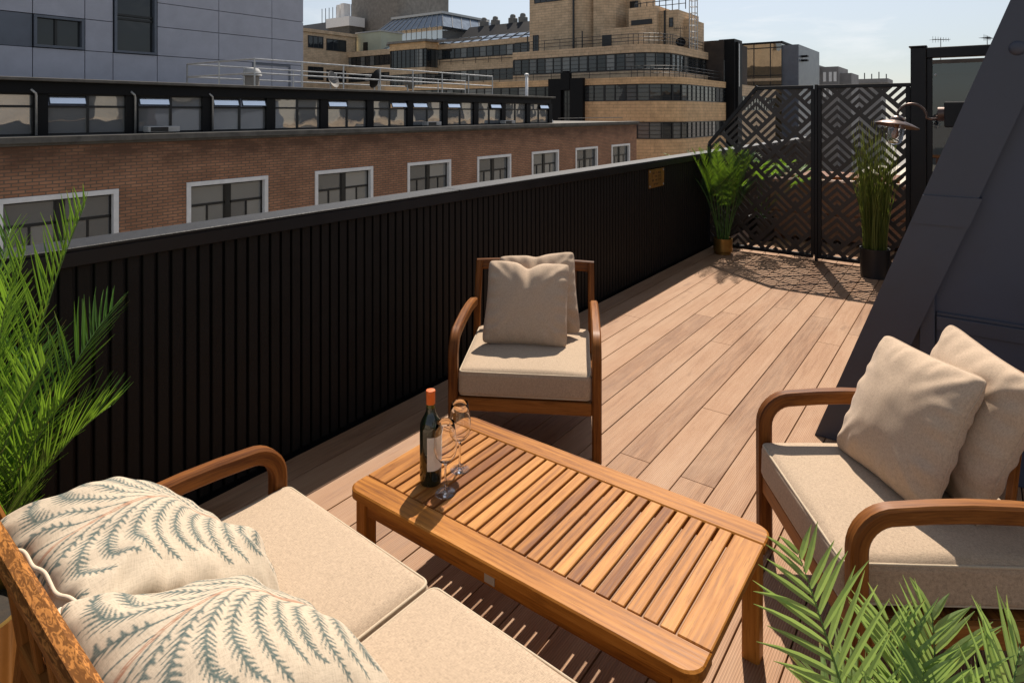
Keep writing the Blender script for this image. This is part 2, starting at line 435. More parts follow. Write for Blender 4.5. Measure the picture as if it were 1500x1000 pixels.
t = thing('parapet_wall', 'long black parapet of vertical slats with flat metal coping along the deck', 'parapet wall', (-2.78, 6, 0), world=True)
mb = MB(); mb.box((-2.79, -3, -.09), (-2.682, 14.5, 1.09)); mb.build('wall_core', BLACK, t)
mb = MB(); y = -2.6
while y < 14.4:
    mb.box((-2.6805, y, .006), (-2.66, y + .043, 1.087), c=.003); y += .0565
mb.build('slat_cladding', CLAD, t)
mb = MB(); yy = -3.0
while yy < 14.4:
    mb.box((-2.815, yy + .0015, 1.145), (-2.635, yy + 2.9985, 1.16), c=.003); yy += 3.0
mb.build('coping', COPING, t)
mb = MB(); mb.box((-2.65, -3, 1.088), (-2.6365, 14.5, 1.1445), c=.003); mb.build('coping_lip', BLACK, t)

t = thing('mansard_end', 'dark grey metal clad sloping roof end with wide verge flashing', 'roof end', (.6, 4.5, 0), world=True)
SL = .367; F0 = -.66; ZT = 3.6
mb = MB(); mb.prism([(F0, 0.002), (3.2, 0.002), (3.2, ZT), (F0 + SL * ZT, ZT)], 1, 3.56, 5.6); mb.build('cladding', ANTH, t)
mb = MB()
def verge(z0, z1, w0, w1, y0, y1): mb.prism([(F0 - .006 + SL * z0, z0), (F0 + SL * z0 + w0, z0), (F0 + SL * z1 + w1, z1), (F0 - .006 + SL * z1, z1)], 1, y0, y1)
verge(.003, 1.15, .205, .215, 3.50, 3.56); verge(1.25, ZT, .205, .215, 3.503, 3.56); mb.build('verge_flashing', ANTH2, t)
mb = MB(); verge(1.13, 1.265, .218, .218, 3.494, 3.56); mb.build('joint_cover', ANTH2, t)
mb = MB(); mb.box((-.215, 3.525, .003), (-.155, 3.56, 1.05), c=.002); mb.build('upright_trim', ANTH2, t)
mb = MB(); mb.box((-.150, 3.538, .635), (3.2, 3.56, .70), c=.002); mb.box((-.150, 3.548, .700), (3.2, 3.56, .716), c=.002); mb.build('horizontal_trim', ANTH2, t)
mb = MB(); mb.box((-.150, 3.55, .003), (3.2, 3.56, .634)); mb.build('base_sheet', ANTH, t)
mb = MB(); mb.lathe([(.032, 0), (.030, .004), (.02, .008), (.008, .0105), (0, .011)], 20, Matrix.Rotation(R(90), 3, 'X'), (.145, 3.503, 1.93)); mb.build('fixing_cap', ANTH2, t, True)

# ------------------------------------------------------------------ privacy screen with chevron cut-outs
SY = 7.63
def clip_poly(poly, planes):
    for (nx, nz, d) in planes:
        out = []
        for i in range(len(poly)):
            p, q = poly[i], poly[(i + 1) % len(poly)]
            a = nx * p[0] + nz * p[1] - d; b = nx * q[0] + nz * q[1] - d
            if a >= 0: out.append(p)
            if (a >= 0) != (b >= 0):
                k = a / (a - b); out.append((p[0] + (q[0] - p[0]) * k, p[1] + (q[1] - p[1]) * k))
        poly = out
        if len(poly) < 3: return []
    return poly
def chevron_panel(x0, x1, z0, z1, extra=()):
    L = .302; n = 52; c = L / n; s2 = math.sqrt(2)
    pat = np.ones((n, n), bool)
    ii = (np.arange(n) + .5) * c
    for a in range(n):
        for b in range(n):
            p, q = ii[a], ii[b]; m = min(L - p, L - q)
            k = (m - .022) / .064
            if 0 <= k < 3.9 and (k % 1) < .48 and p > .022 and q > .022: pat[a, b] = False
            if 3.9 <= k and .022 < p < .050 and .022 < q < .050: pat[a, b] = False
    planes = [(1, 0, x0), (-1, 0, -x1), (0, 1, z0), (0, -1, -z1)] + list(extra)
    mb = MB(); ox, oz = -2.29, .36
    # p=((x-ox)+(z-oz))/s2, q=(-(x-ox)+(z-oz))/s2
    P0, P1 = -8, 8
    for ta in range(P0, P1):
        for tb in range(P0, P1):
            cx = ox + (ta - tb) * L / s2; cz = oz + (ta + tb + 1) * L / s2
            if cx < x0 - .25 or cx > x1 + .25 or cz < z0 - .25 or cz > z1 + .25: continue
            for a in range(n):
                b = 0
                while b < n:
                    if not pat[a, b]: b += 1; continue
                    e = b
                    while e < n and pat[a, e]: e += 1
                    pts = []
                    for (u, v) in ((a, b), (a + 1, b), (a + 1, e), (a, e)):
                        p = ta * L + u * c; q = tb * L + v * c
                        pts.append((ox + (p - q) / s2, oz + (p + q) / s2))
                    pts = clip_poly(pts, planes)
                    if len(pts) >= 3: mb.prism(pts, 1, SY - .002, SY + .002, tint=.5)
                    b = e
    return mb
t = thing('privacy_screen', 'black metal privacy screen cut with chevrons across the far end of the deck', 'privacy screen', (-1.5, SY, 0), world=True)
ang = (1.95 - 1.32) / (-2.06 + 2.58)      # clipped corner
nl = math.hypot(ang, 1)
diag = (ang / nl, -1 / nl, (ang * (-2.60) - 1.30) / nl)
chevron_panel(-2.645, -1.47, .06, 1.925, [diag]).build('chevron_panel', SCREEN, t, fix=False)
chevron_panel(-1.40, -.57, .06, 1.925).build('chevron_panel', SCREEN, t, fix=False)
mb = MB()
def fr(a, b, y0=SY - .02, y1=SY + .02): mb.box((a[0], y0, a[1]), (b[0], y1, b[1]), c=.003)
fr((-2.65, .03), (-1.465, .07)); fr((-2.06, 1.915), (-1.465, 1.955)); fr((-1.485, .0705), (-1.4455, 1.9145)); fr((-2.652, .0705), (-2.615, 1.27))
mb.sweep([(-2.633, SY, 1.27), (-2.06, SY, 1.955)], [(-.02, -.02), (.02, -.02), (.02, .02), (-.02, .02)], side=(0, 1, 0)); mb.build('panel_frame', BLACK, t)
mb = MB(); fr((-1.415, .03), (-.545, .07)); fr((-1.415, 1.915), (-.545, 1.955)); fr((-1.415, .0705), (-1.378, 1.9145)); fr((-.585, .0705), (-.545, 1.9145)); mb.build('panel_frame', BLACK, t)
mb = MB(); fr((-1.4445, .0), (-1.416, 1.962), SY - .03, SY + .03); mb.build('post', BLACK, t)

t = thing('glass_screen', 'tall black framed glass screen at the right of the chevron screen', 'glass screen', (.9, SY, 0), world=True)
mb = MB(); mb.box((-.54, SY - .06, 0), (-.405, SY + .06, 2.31), c=.006); mb.build('post', BLACK, t)
mb = MB(); mb.box((-.555, SY - .07, 2.312), (-.40, SY + .07, 2.328), c=.003); mb.build('post_cap', BLACK, t)
mb = MB(); mb.box((-.404, SY - .05, 2.20), (2.6, SY + .05, 2.305), c=.005); mb.build('top_beam', BLACK, t)
mb = MB(); mb.box((-.404, SY - .03, 0), (-.355, SY + .03, 2.199), c=.004); mb.box((-.354, SY - .03, .0), (2.6, SY + .03, .06), c=.004); mb.build('pane_frame', BLACK, t)
mb = MB(); mb.box((-.354, SY - .006, .061), (2.6, SY + .006, 2.14)); mb.build('pane', PANE, t)
mb = MB(); mb.lathe([(.011, 0), (.011, .01), (0, .012)], 12, Matrix.Rotation(R(90), 3, 'X'), (-.33, SY - .0065, 2.03)); mb.build('glass_fixing', STEEL, t)

# ------------------------------------------------------------------ wall lamp
t = thing('wall_lamp', 'swan neck lamp with wide metal shade and clear glass jar on the sloping cladding', 'wall lamp', (-.12, 4.93, 1.6), world=True)
mb = MB(); mb.box((-.165, 4.86, 1.555), (-.05, 5.0, 1.72), c=.006); mb.build('mount_box', BLACK, t)
mb = MB(); mb.lathe([(.0, 0), (.045, .0), (.045, .035), (.0, .036)], 24, Matrix.Rotation(R(-90), 3, 'Y'), (-.1655, 4.93, 1.64)); mb.build('back_plate', COPPER, t, 40)
arc = [(-.20, 4.93, 1.605), (-.235, 4.93, 1.607), (-.262, 4.93, 1.615)]
for k in range(15):
    a = R(12 + k * 11.2); arc.append((-.345 + .085 * math.cos(a), 4.93, 1.613 + .095 * math.sin(a)))
arc.append((-.431, 4.93, 1.60))
mb = MB(); mb.tube(arc, .0085, 10); mb.build('arm', COPPER, t, True)
TM = Matrix.Rotation(R(9), 3, 'Y') @ Matrix.Rotation(R(-8), 3, 'X')
LA = (-.425, 4.93, 1.585)
mb = MB(); mb.lathe([(.0, .045), (.02, .043), (.042, .03), (.05, .012), (.05, -.004), (.058, -.006)], 32, TM, LA); mb.build('gallery', COPPER, t, 40)
mb = MB(); mb.lathe([(.03, .014), (.05, .008), (.09, -.004), (.130, -.022), (.133, -.027), (.129, -.027), (.088, -.0075), (.03, .004)], 48, TM, LA); mb.build('shade', COPPER, t, 40)
mb = MB(); mb.lathe([(.046, -.01), (.049, -.03), (.049, -.11), (.044, -.135), (.028, -.150), (.0002, -.155), (.0002, -.152), (.026, -.147), (.0415, -.133), (.0465, -.11), (.0465, -.03), (.0435, -.01)], 36, TM, LA); mb.build('glass_jar', CRYSTAL, t, True)
mb = MB(); mb.lathe([(.012, -.015), (.012, -.05), (.021, -.07), (.023, -.09), (.014, -.108), (0, -.113)], 16, TM, LA); mb.build('bulb', BULB, t, True)

# ------------------------------------------------------------------ plants
def frond(mb, st, base, az, elev, L, curl, nl, ll, wid, lift=.25, start=.22, seed=0, fwd=52, r0=.005, twist=0.0, sag=.25):
    q = random.Random(seed)
    d = Vector((math.cos(az) * math.cos(elev), math.sin(az) * math.cos(elev), math.sin(elev)))
    side = Vector((-math.sin(az), math.cos(az), 0)); side = Matrix.Rotation(twist, 3, d) @ side
    p = Vector(base); n = 26; pts = [p.copy()]; ds = [d.copy()]
    bend = curl / n
    for i in range(n):
        f = (i / n) ** 1.3
        d = (Matrix.Rotation(bend * (0.3 + 1.4 * f), 3, side) @ d).normalized()
        p = p + d * L / n; pts.append(p.copy()); ds.append(d.copy())
    st.tube(pts, r0, 6, scale=[1 - .85 * i / n for i in range(n + 1)], tint=q.random())
    ft = q.uniform(.25, .75)
    for k in range(nl):
        s = start + (1 - start) * (k + .5) / nl; x = s * n; i = min(int(x), n - 1); u = x - i
        b = pts[i].lerp(pts[i + 1], u); t = ds[i].lerp(ds[i + 1], u).normalized()
        up = side.cross(t).normalized() * -1
        if up.z < 0 and abs(t.z) < .7: up = -up
        prof = (math.sin(math.pi * min(1, .16 + .80 * (s - start) / (1 - start))) ** .6)
        for sg in (-1, 1):
            a = R(fwd + 14 * (.5 - s) * 2 + q.uniform(-6, 6))
            dr = (t * math.cos(a) + side * sg * math.sin(a) + up * (lift + q.uniform(-.10, .10))).normalized()
            l = ll * prof * q.uniform(.86, 1.08)
            wv = t.cross(dr).cross(dr).normalized()
            nrm = wv.cross(dr).normalized()
            m = 4; vs = []; fs = []; bx = q.uniform(-.09, .09); by = q.uniform(-.09, .09); sg_ = sag * q.uniform(.4, 1.9)
            dd = dr.copy(); pp = b + t * q.uniform(-.004, .004) + t * (0.006 * sg)
            for j in range(m + 1):
                f = j / m; ww = wid * (0.42 + 1.1 * f) if f < .3 else wid * (1 - ((f - .3) / .7) ** 1.6) * .75
                ww = max(ww, .0004)
                vs += [pp - wv * ww, pp + nrm * ww * .45, pp + wv * ww]
                dd = (dd + Vector((bx * f, by * f, -sg_ / m * (f + .3)))).normalized(); pp = pp + dd * (l / m)
            for j in range(m):
                o = j * 3; fs += [(o, o + 1, o + 4, o + 3), (o + 1, o + 2, o + 5, o + 4)]
            tv = min(1, max(0, ft + q.uniform(-.3, .3))); mb.add(vs, fs, tint=[tv] * (len(vs) - 3) + [1.5 if q.random() < .13 else tv] * 3)
def pot(name, t, r, h, mat, ribs=0, taper=.95, soilmat=SOIL):
    mb = MB(); k = 96 if ribs else 40
    if ribs:
        vs = []; fs = []; prof = [(0, 0), (taper, 0), (taper, .02), (1, .98), (1.02, 1.0), (.93, 1.0), (.92, .86)]
        for (a, z) in prof:
            for i in range(ribs * 4):
                th = 2 * math.pi * i / (ribs * 4); rr = r * a * (1 - (.018 if i % 4 < 2 and .5 < z < .99 or (i % 4 < 2 and .01 < z < .5) else 0))
                vs.append((rr * math.cos(th), rr * math.sin(th), z * h))
        k = ribs * 4
        for j in range(len(prof) - 1):
            for i in range(k): fs.append((j * k + i, j * k + (i + 1) % k, (j + 1) * k + (i + 1) % k, (j + 1) * k + i))
        mb.add(vs, fs)
    else:
        mb.lathe([(0, 0), (r * taper, 0), (r * taper, .012), (r, h - .012), (r, h), (r * .92, h), (r * .91, h - .05)], 48)
    mb.build('pot', mat, t, 35)
    mb = MB(); mb.lathe([(r * .915, h - .045), (r * .5, h - .032), (0, h - .026)], 32); mb.build('soil', soilmat, t)

t = thing('potted_palm', 'tall bright green palm in a ribbed gold pot behind the sofa', 'potted palm', (-2.16, .46, 0))
pot('pot', t, .155, .33, GOLD, 34)
mb = MB(); st = MB(); q = random.Random(11)
spec = [(62, 83, 1.12, .28), (18, 82, .80, .62), (48, 81, .62, .55), (150, 80, 1.06, .5), (205, 72, 1.05, .7), (250, 76, .92, .8), (310, 82, .80, .6), (345, 82, .80, .5),
        (32, 84, .94, .40), (100, 74, .84, .8), (5, 84, .66, .5), (75, 76, .60, .9), (130, 66, .8, .9), (180, 62, .85, 1.0), (88, 86, .98, .2), (225, 58, .8, 1.0), (275, 64, .75, .9), (15, 76, .42, .6), (55, 80, .36, .4)]
for i, (az, el, L, cu) in enumerate(spec):
    a = R(az + q.uniform(-8, 8)); rr = q.uniform(.01, .07)
    frond(mb, st, (rr * math.cos(a), rr * math.sin(a), .29), a, R(el), L, cu, 42, .225, .0046, .32, .22, 100 + i, fwd=36, r0=.006, twist=q.uniform(-.6, .6), sag=.15)
for (az, h) in ((10, .36), (80, .30), (200, .33), (320, .28)):
    a = R(az); st.tube([(.05 * math.cos(a), .05 * math.sin(a), .27), (.06 * math.cos(a), .06 * math.sin(a), .27 + h * .4), (.045 * math.cos(a), .045 * math.sin(a), .27 + h)], .022, 10, scale=[1, 1.0, .3])
st.build('stems', STEM, t, True); mb.build('fronds', PALM_L, t, False, fix=False)

t = thing('potted_palm', 'low matt green palm with broad leaflets beside the right armchair', 'potted palm', (-.085, 1.35, 0))
pot('pot', t, .13, .26, BLACKPOT)
mb = MB(); st = MB(); q = random.Random(5)
spec = [(190, 75, .58, .25, -1.0), (42, 60, .47, .55, 1.2), (72, 74, .45, .4, .9), (20, 50, .52, .8, .2), (112, 80, .42, .3, .2), (330, 56, .46, .8, 0), (290, 58, .42, .9, 0), (80, 82, .36, .2, .6), (150, 66, .30, .6, .2), (2, 54, .46, .9, 0)]
for i, (az, el, L, cu, tw) in enumerate(spec):
    a = R(az); frond(mb, st, (.025 * math.cos(a), .025 * math.sin(a), .22), a, R(el), L, cu, 16, .180, .0088, .22, .36, 300 + i, fwd=47, r0=.005, twist=tw, sag=.18)
st.build('stems', STEM, t, True); mb.build('fronds', PALM_R, t, False, fix=False)

t = thing('potted_palm', 'slender palm in a small gold pot in the corner by the chevron screen', 'potted palm', (-2.38, 7.36, 0))
mb = MB(); mb.lathe([(0, 0), (.085, 0), (.085, .022), (.098, .024), (.108, .04), (.108, .185), (.099, .185), (.098, .15)], 40); mb.build('pot', GOLD, t, 30)
mb = MB(); mb.lathe([(.099, .155), (.05, .16), (0, .163)], 24); mb.build('soil', SOIL, t)
mb = MB(); st = MB(); q = random.Random(21)
for i in range(24):
    az = 360 * i / 24 + q.uniform(-12, 12); a = R(az); el = q.uniform(76, 87); L = q.uniform(.85, 1.2); cu = q.uniform(.25, .85)
    frond(mb, st, (.055 * math.cos(a), .055 * math.sin(a), .15), a, R(el), L, cu, 36, .125, .0042, .2, .46, 500 + i, fwd=44, r0=.006, twist=q.uniform(-.5, .5))
frond(mb, st, (0, 0, .15), R(205), R(76), 1.25, 1.0, 36, .13, .0045, .2, .5, 560, fwd=46, r0=.006)
st.build('stems', STEM, t, True); mb.build('fronds', PALM_F, t, False, fix=False)

t = thing('potted_reed_grass', 'tall upright reed grass in a black pot before the chevron screen', 'potted grass', (-.82, 7.24, 0))
pot('pot', t, .135, .29, BLACKPOT)
mb = MB(); q = random.Random(8)
for i in range(420):
    a = q.uniform(0, 6.283); r = .105 * math.sqrt(q.random()); h = q.uniform(.7, 1.26); lean = q.uniform(.01, .10) + r * .5
    b = Vector((r * math.cos(a), r * math.sin(a), .25)); a2 = a + q.uniform(-.9, .9)
    w_ = q.uniform(.0022, .0042); sd = Vector((math.cos(a2 + 1.57), math.sin(a2 + 1.57), 0)) * w_
    sd = Matrix.Rotation(q.uniform(0, 3.1), 3, 'Z') @ sd
    vs = []; m = 5
    for j in range(m + 1):
        f = j / m; c = b + Vector((math.cos(a2) * lean * f * f, math.sin(a2) * lean * f * f, h * f)); k = 1 - .75 * f * f
        vs += [c - sd * k, c + sd * k]
    mb.add(vs, [(2 * j, 2 * j + 1, 2 * j + 3, 2 * j + 2) for j in range(m)], tint=q.random())
    if i % 5 == 0:
        tip = vs[-1]; mb.sweep([tip, Vector(tip) + Vector((0.004, 0, .04)), Vector(tip) + Vector((.008, 0, .085))], [(.004, 0), (0, .004), (-.004, 0), (0, -.004)], scale=[.4, 1, .2], tint=1.0)
mb.build('blades', GRASS, t, False, fix=False)

# ------------------------------------------------------------------ cushions
def rounded_box(w, d, h, r, crown=.0, n=18, seed=0, lump=.004, sagf=0.0):
    """cushion block centred on x,y with its base at z=0"""
    bm = bmesh.new(); bmesh.ops.create_cube(bm, size=2.0)
    bmesh.ops.subdivide_edges(bm, edges=bm.edges[:], cuts=n, use_grid_fill=True)
    hx, hy, hz = w / 2, d / 2, h / 2; mb = MB(); off = Vector((seed * 3.7, seed * 1.9, seed))
    vs = []
    for v in bm.verts:
        u = [math.copysign(abs(c) ** .8, c) for c in v.co]
        p = Vector((u[0] * hx, u[1] * hy, u[2] * hz))
        q = Vector((max(-hx + r, min(hx - r, p.x)), max(-hy + r, min(hy - r, p.y)), max(-hz + r, min(hz - r, p.z))))
        dlt = p - q
        if dlt.length > 1e-9: p = q + dlt.normalized() * min(r, max(dlt.length, r))
        k = (1 - u[0] ** 2) * (1 - u[1] ** 2)
        if p.z > 0: p.z += crown * k ** .6
        e = mnoise.noise(p * 5 + off)
        p += Vector((mnoise.noise(p * 7 + off), mnoise.noise(p * 7 - off), e)) * lump
        p.z -= sagf * max(0, u[1]) * 0
        vs.append(p + Vector((0, 0, hz)))
    fs = [[v.index for v in f.verts] for f in bm.faces]; bm.free()
    mb.add(vs, fs, gc=[(p.x + seed, p.y, p.z) for p in vs]); return mb
def loop_pts(w, d, r, z, n=5):
    pts = []
    for (cx, cy, a0) in ((w / 2 - r, d / 2 - r, 0), (-w / 2 + r, d / 2 - r, 90), (-w / 2 + r, -d / 2 + r, 180), (w / 2 - r, -d / 2 + r, 270)):
        for k in range(n): a = R(a0 + 90 * k / (n - 1)); pts.append((cx + r * math.cos(a), cy + r * math.sin(a), z))
    out = []
    for i in range(len(pts)):
        p, q = Vector(pts[i]), Vector(pts[(i + 1) % len(pts)]); m = max(1, int((q - p).length / .05))
        out += [p.lerp(q, k / m) for k in range(m)]
    return out

def pillow_mesh(w, h, T, n=56, seed=0, chop=0.0, wr=.011, p=.46, pinch=.05, warp=.012):
    """square scatter cushion in local x (width), y (height), z (thickness); returns MB and rim points"""
    off = Vector((seed * 5.1, seed * 2.3, seed * .7)); us = np.linspace(-1, 1, n)
    us = np.sign(us) * (1 - (1 - np.abs(us)) ** 1.35)
    def surf(u, v, sg):
        x = w / 2 * u * (1 - pinch * (1 - v * v)); y = h / 2 * v * (1 - pinch * (1 - u * u)); rc = 1 - .055 * (u * v) ** 8; x *= rc; y *= rc
        k = max(0, (1 - u * u) * (1 - v * v)); z = T / 2 * k ** p
        e = max(abs(u), abs(v)); rim = 1 - k
        # gathers along the seams and creases running in from the corners
        gx = math.sin(v * 21 + seed * 1.3 + 2 * mnoise.noise(Vector((v * 3, seed, 0)))) * max(0, abs(u) - .62) ** 1.0 * 1.6
        gy = math.sin(u * 19 + seed * 2.1 + 2 * mnoise.noise(Vector((u * 3, seed, 5)))) * max(0, abs(v) - .62) ** 1.0 * 1.6
        z += (gx + gy) * wr * k ** .3
        c = abs(abs(u) - abs(v)); z += wr * 1.3 * math.cos(c * 16) * math.exp(-c * 5) * max(0, e - .35) * k ** .3
        q = Vector((x * 5, y * 5, sg * 3)) + off
        z += mnoise.noise(q) * T * .085 * k ** .4 + mnoise.noise(q * 2.7) * T * .035 * k ** .4
        if chop:
            g_ = math.exp(-(u / .20) ** 2) * max(0, v + .05) ** 1.2
            y -= chop * g_; z *= 1 - .45 * math.exp(-(u / .10) ** 2) * max(0, (v - .3) / .7)
            z += .016 * math.exp(-((abs(u) - .2) / .12) ** 2) * max(0, v) * k ** .3
        return Vector((x, y, sg * z + warp * (mnoise.noise(Vector((u * 1.3, v * 1.3, seed * 1.7))) + .35 * mnoise.noise(Vector((u * 3.1, v * 3.1, seed * 2.7)))) * (.35 + .65 * max(abs(u), abs(v)) ** 3)))
    vs = []; gid = {}; fs = []
    for sg in (1, -1):
        for j, v in enumerate(us):
            for i, u in enumerate(us):
                edge = i in (0, n - 1) or j in (0, n - 1)
                if sg == -1 and edge: gid[sg, i, j] = gid[1, i, j]; continue
                gid[sg, i, j] = len(vs); vs.append(surf(u, v, sg))
        for j in range(n - 1):
            for i in range(n - 1):
                f = (gid[sg, i, j], gid[sg, i + 1, j], gid[sg, i + 1, j + 1], gid[sg, i, j + 1]); fs.append(f if sg == 1 else f[::-1])
    mb = MB(); mb.add(vs, fs, gc=[(v.x + seed, v.y, v.z * .3) for v in vs])
    rim = [vs[gid[1, i, 0]] for i in range(n)] + [vs[gid[1, n - 1, j]] for j in range(1, n)] + [vs[gid[1, i, n - 1]] for i in range(n - 2, -1, -1)] + [vs[gid[1, 0, j]] for j in range(n - 2, 0, -1)]
    return mb, rim
def frame_M(bottom, up, across):
    """matrix: local y = up, local x = across, origin at centre of the bottom edge"""
    y = Vector(up).normalized(); x = Vector(across); x = (x - y * x.dot(y)).normalized(); z = x.cross(y)
    return Matrix(((x.x, y.x, z.x, bottom[0]), (x.y, y.y, z.y, bottom[1]), (x.z, y.z, z.z, bottom[2]), (0, 0, 0, 1)))
def pillow(label, bottom, up, across, w=.46, h=.46, T=.15, seed=0, chop=0.0, mat=FAB_P, piping=None, group=None, n=56, pat=None, roll=0.0, **kw):
    mb, rim = pillow_mesh(w, h, T, n, seed, chop, **kw)
    M = frame_M(bottom, up, across) @ Matrix.Rotation(roll, 4, 'Z') @ Matrix.Translation((0, h / 2, 0))
    t = thing('scatter_cushion', label, 'cushion', group=group); t.matrix_world = M
    o = mb.build('cover', mat, t, True, fix=False)
    if pat is not None:
        uv = np.array([(v[0] / w + .5, v[1] / h + .5) for v in mb.v]); N = pat.shape[0]
        ix = np.clip((uv * (N - 1)).round().astype(int), 0, N - 1)
        col = np.ones((len(uv), 4), np.float32); col[:, :3] = pat[ix[:, 1], ix[:, 0]]
        a = o.data.attributes.new('pat', 'FLOAT_COLOR', 'POINT'); a.data.foreach_set('color', col.ravel())
    pb = MB(); pb.tube(rim[::2], .0045 if piping else .0022, 7, closed=True); pb.build('piping', piping or mat, t, True)
    return t

def fern_pattern(N=460, seed=1):
    """teal feathery fronds springing from a rust stem, as printed on the cloth"""
    base = np.array((.49, .405, .30)); teal = np.array((.055, .092, .088)); rust = np.array((.30, .115, .055))
    A = np.zeros((N, N)); B = np.zeros((N, N))
    def seg(T, p, q, w0, w1):
        p = np.array(p) * N; q = np.array(q) * N; m = max(w0, w1) * N + 2
        x0, x1 = int(max(0, min(p[0], q[0]) - m)), int(min(N, max(p[0], q[0]) + m + 1)); y0, y1 = int(max(0, min(p[1], q[1]) - m)), int(min(N, max(p[1], q[1]) + m + 1))
        if x1 <= x0 or y1 <= y0: return
        X, Y = np.meshgrid(np.arange(x0, x1), np.arange(y0, y1)); d = q - p; L = max(1e-6, d @ d)
        s = np.clip(((X - p[0]) * d[0] + (Y - p[1]) * d[1]) / L, 0, 1); r = (w0 + (w1 - w0) * s) * N
        dist = np.hypot(X - p[0] - s * d[0], Y - p[1] - s * d[1])
        T[y0:y1, x0:x1] = np.maximum(T[y0:y1, x0:x1], np.clip(r - dist + .5, 0, 1))
    q = random.Random(seed)
    stem = lambda s: (.50 + .05 * math.sin(s * 3.0 + .4), s)
    ns = 40
    for i in range(ns):
        a, b = stem(i / ns), stem((i + 1) / ns)
        for o in (-.006, .006): seg(B, (a[0] + o, a[1]), (b[0] + o, b[1]), .0034, .0034)
        if i % 1 == 0: seg(B, (a[0] - .006, a[1]), (a[0] + .006, a[1] + .006), .0013, .0013)
    for sg in (-1, 1):
        k = 0; s = -.25
        while s < 1.1:
            x0, y0 = stem(s); reach = .40 + .03 * math.sin(k * 1.7)
            P0 = np.array((x0 + sg * .012, y0)); P1 = np.array((x0 + sg * .10, y0 + .20)); P2 = np.array((x0 + sg * .30, y0 + .30)); P3 = np.array((x0 + sg * reach, y0 + .16))
            m = 21; pts = []
            for j in range(m + 1):
                u = j / m; pts.append((1 - u) ** 3 * P0 + 3 * (1 - u) ** 2 * u * P1 + 3 * (1 - u) * u * u * P2 + u ** 3 * P3)
            for j in range(m):
                seg(A, pts[j], pts[j + 1], .0042, .0034)
                d = pts[j + 1] - pts[j]; d /= max(1e-6, np.hypot(*d)); nn = np.array((-d[1], d[0])); f = j / m
                if f < .12: continue
                ln = (.018 + .021 * math.sin(math.pi * min(1, f * 1.05))) * q.uniform(.8, 1.2)
                for s2 in (-1, 1):
                    tip = pts[j] + (d * .75 + nn * s2 * .75) * ln; seg(A, pts[j], tip, .0058, .0016)
            s += .088; k += 1
    nz = np.random.RandomState(seed).rand(N, N) * .25
    A = np.clip(A * (1.0 - nz), 0, 1)
    img = base[None, None] * (1 - A[..., None]) + teal[None, None] * A[..., None]
    return img * (1 - .8 * B[..., None]) + rust[None, None] * .8 * B[..., None]

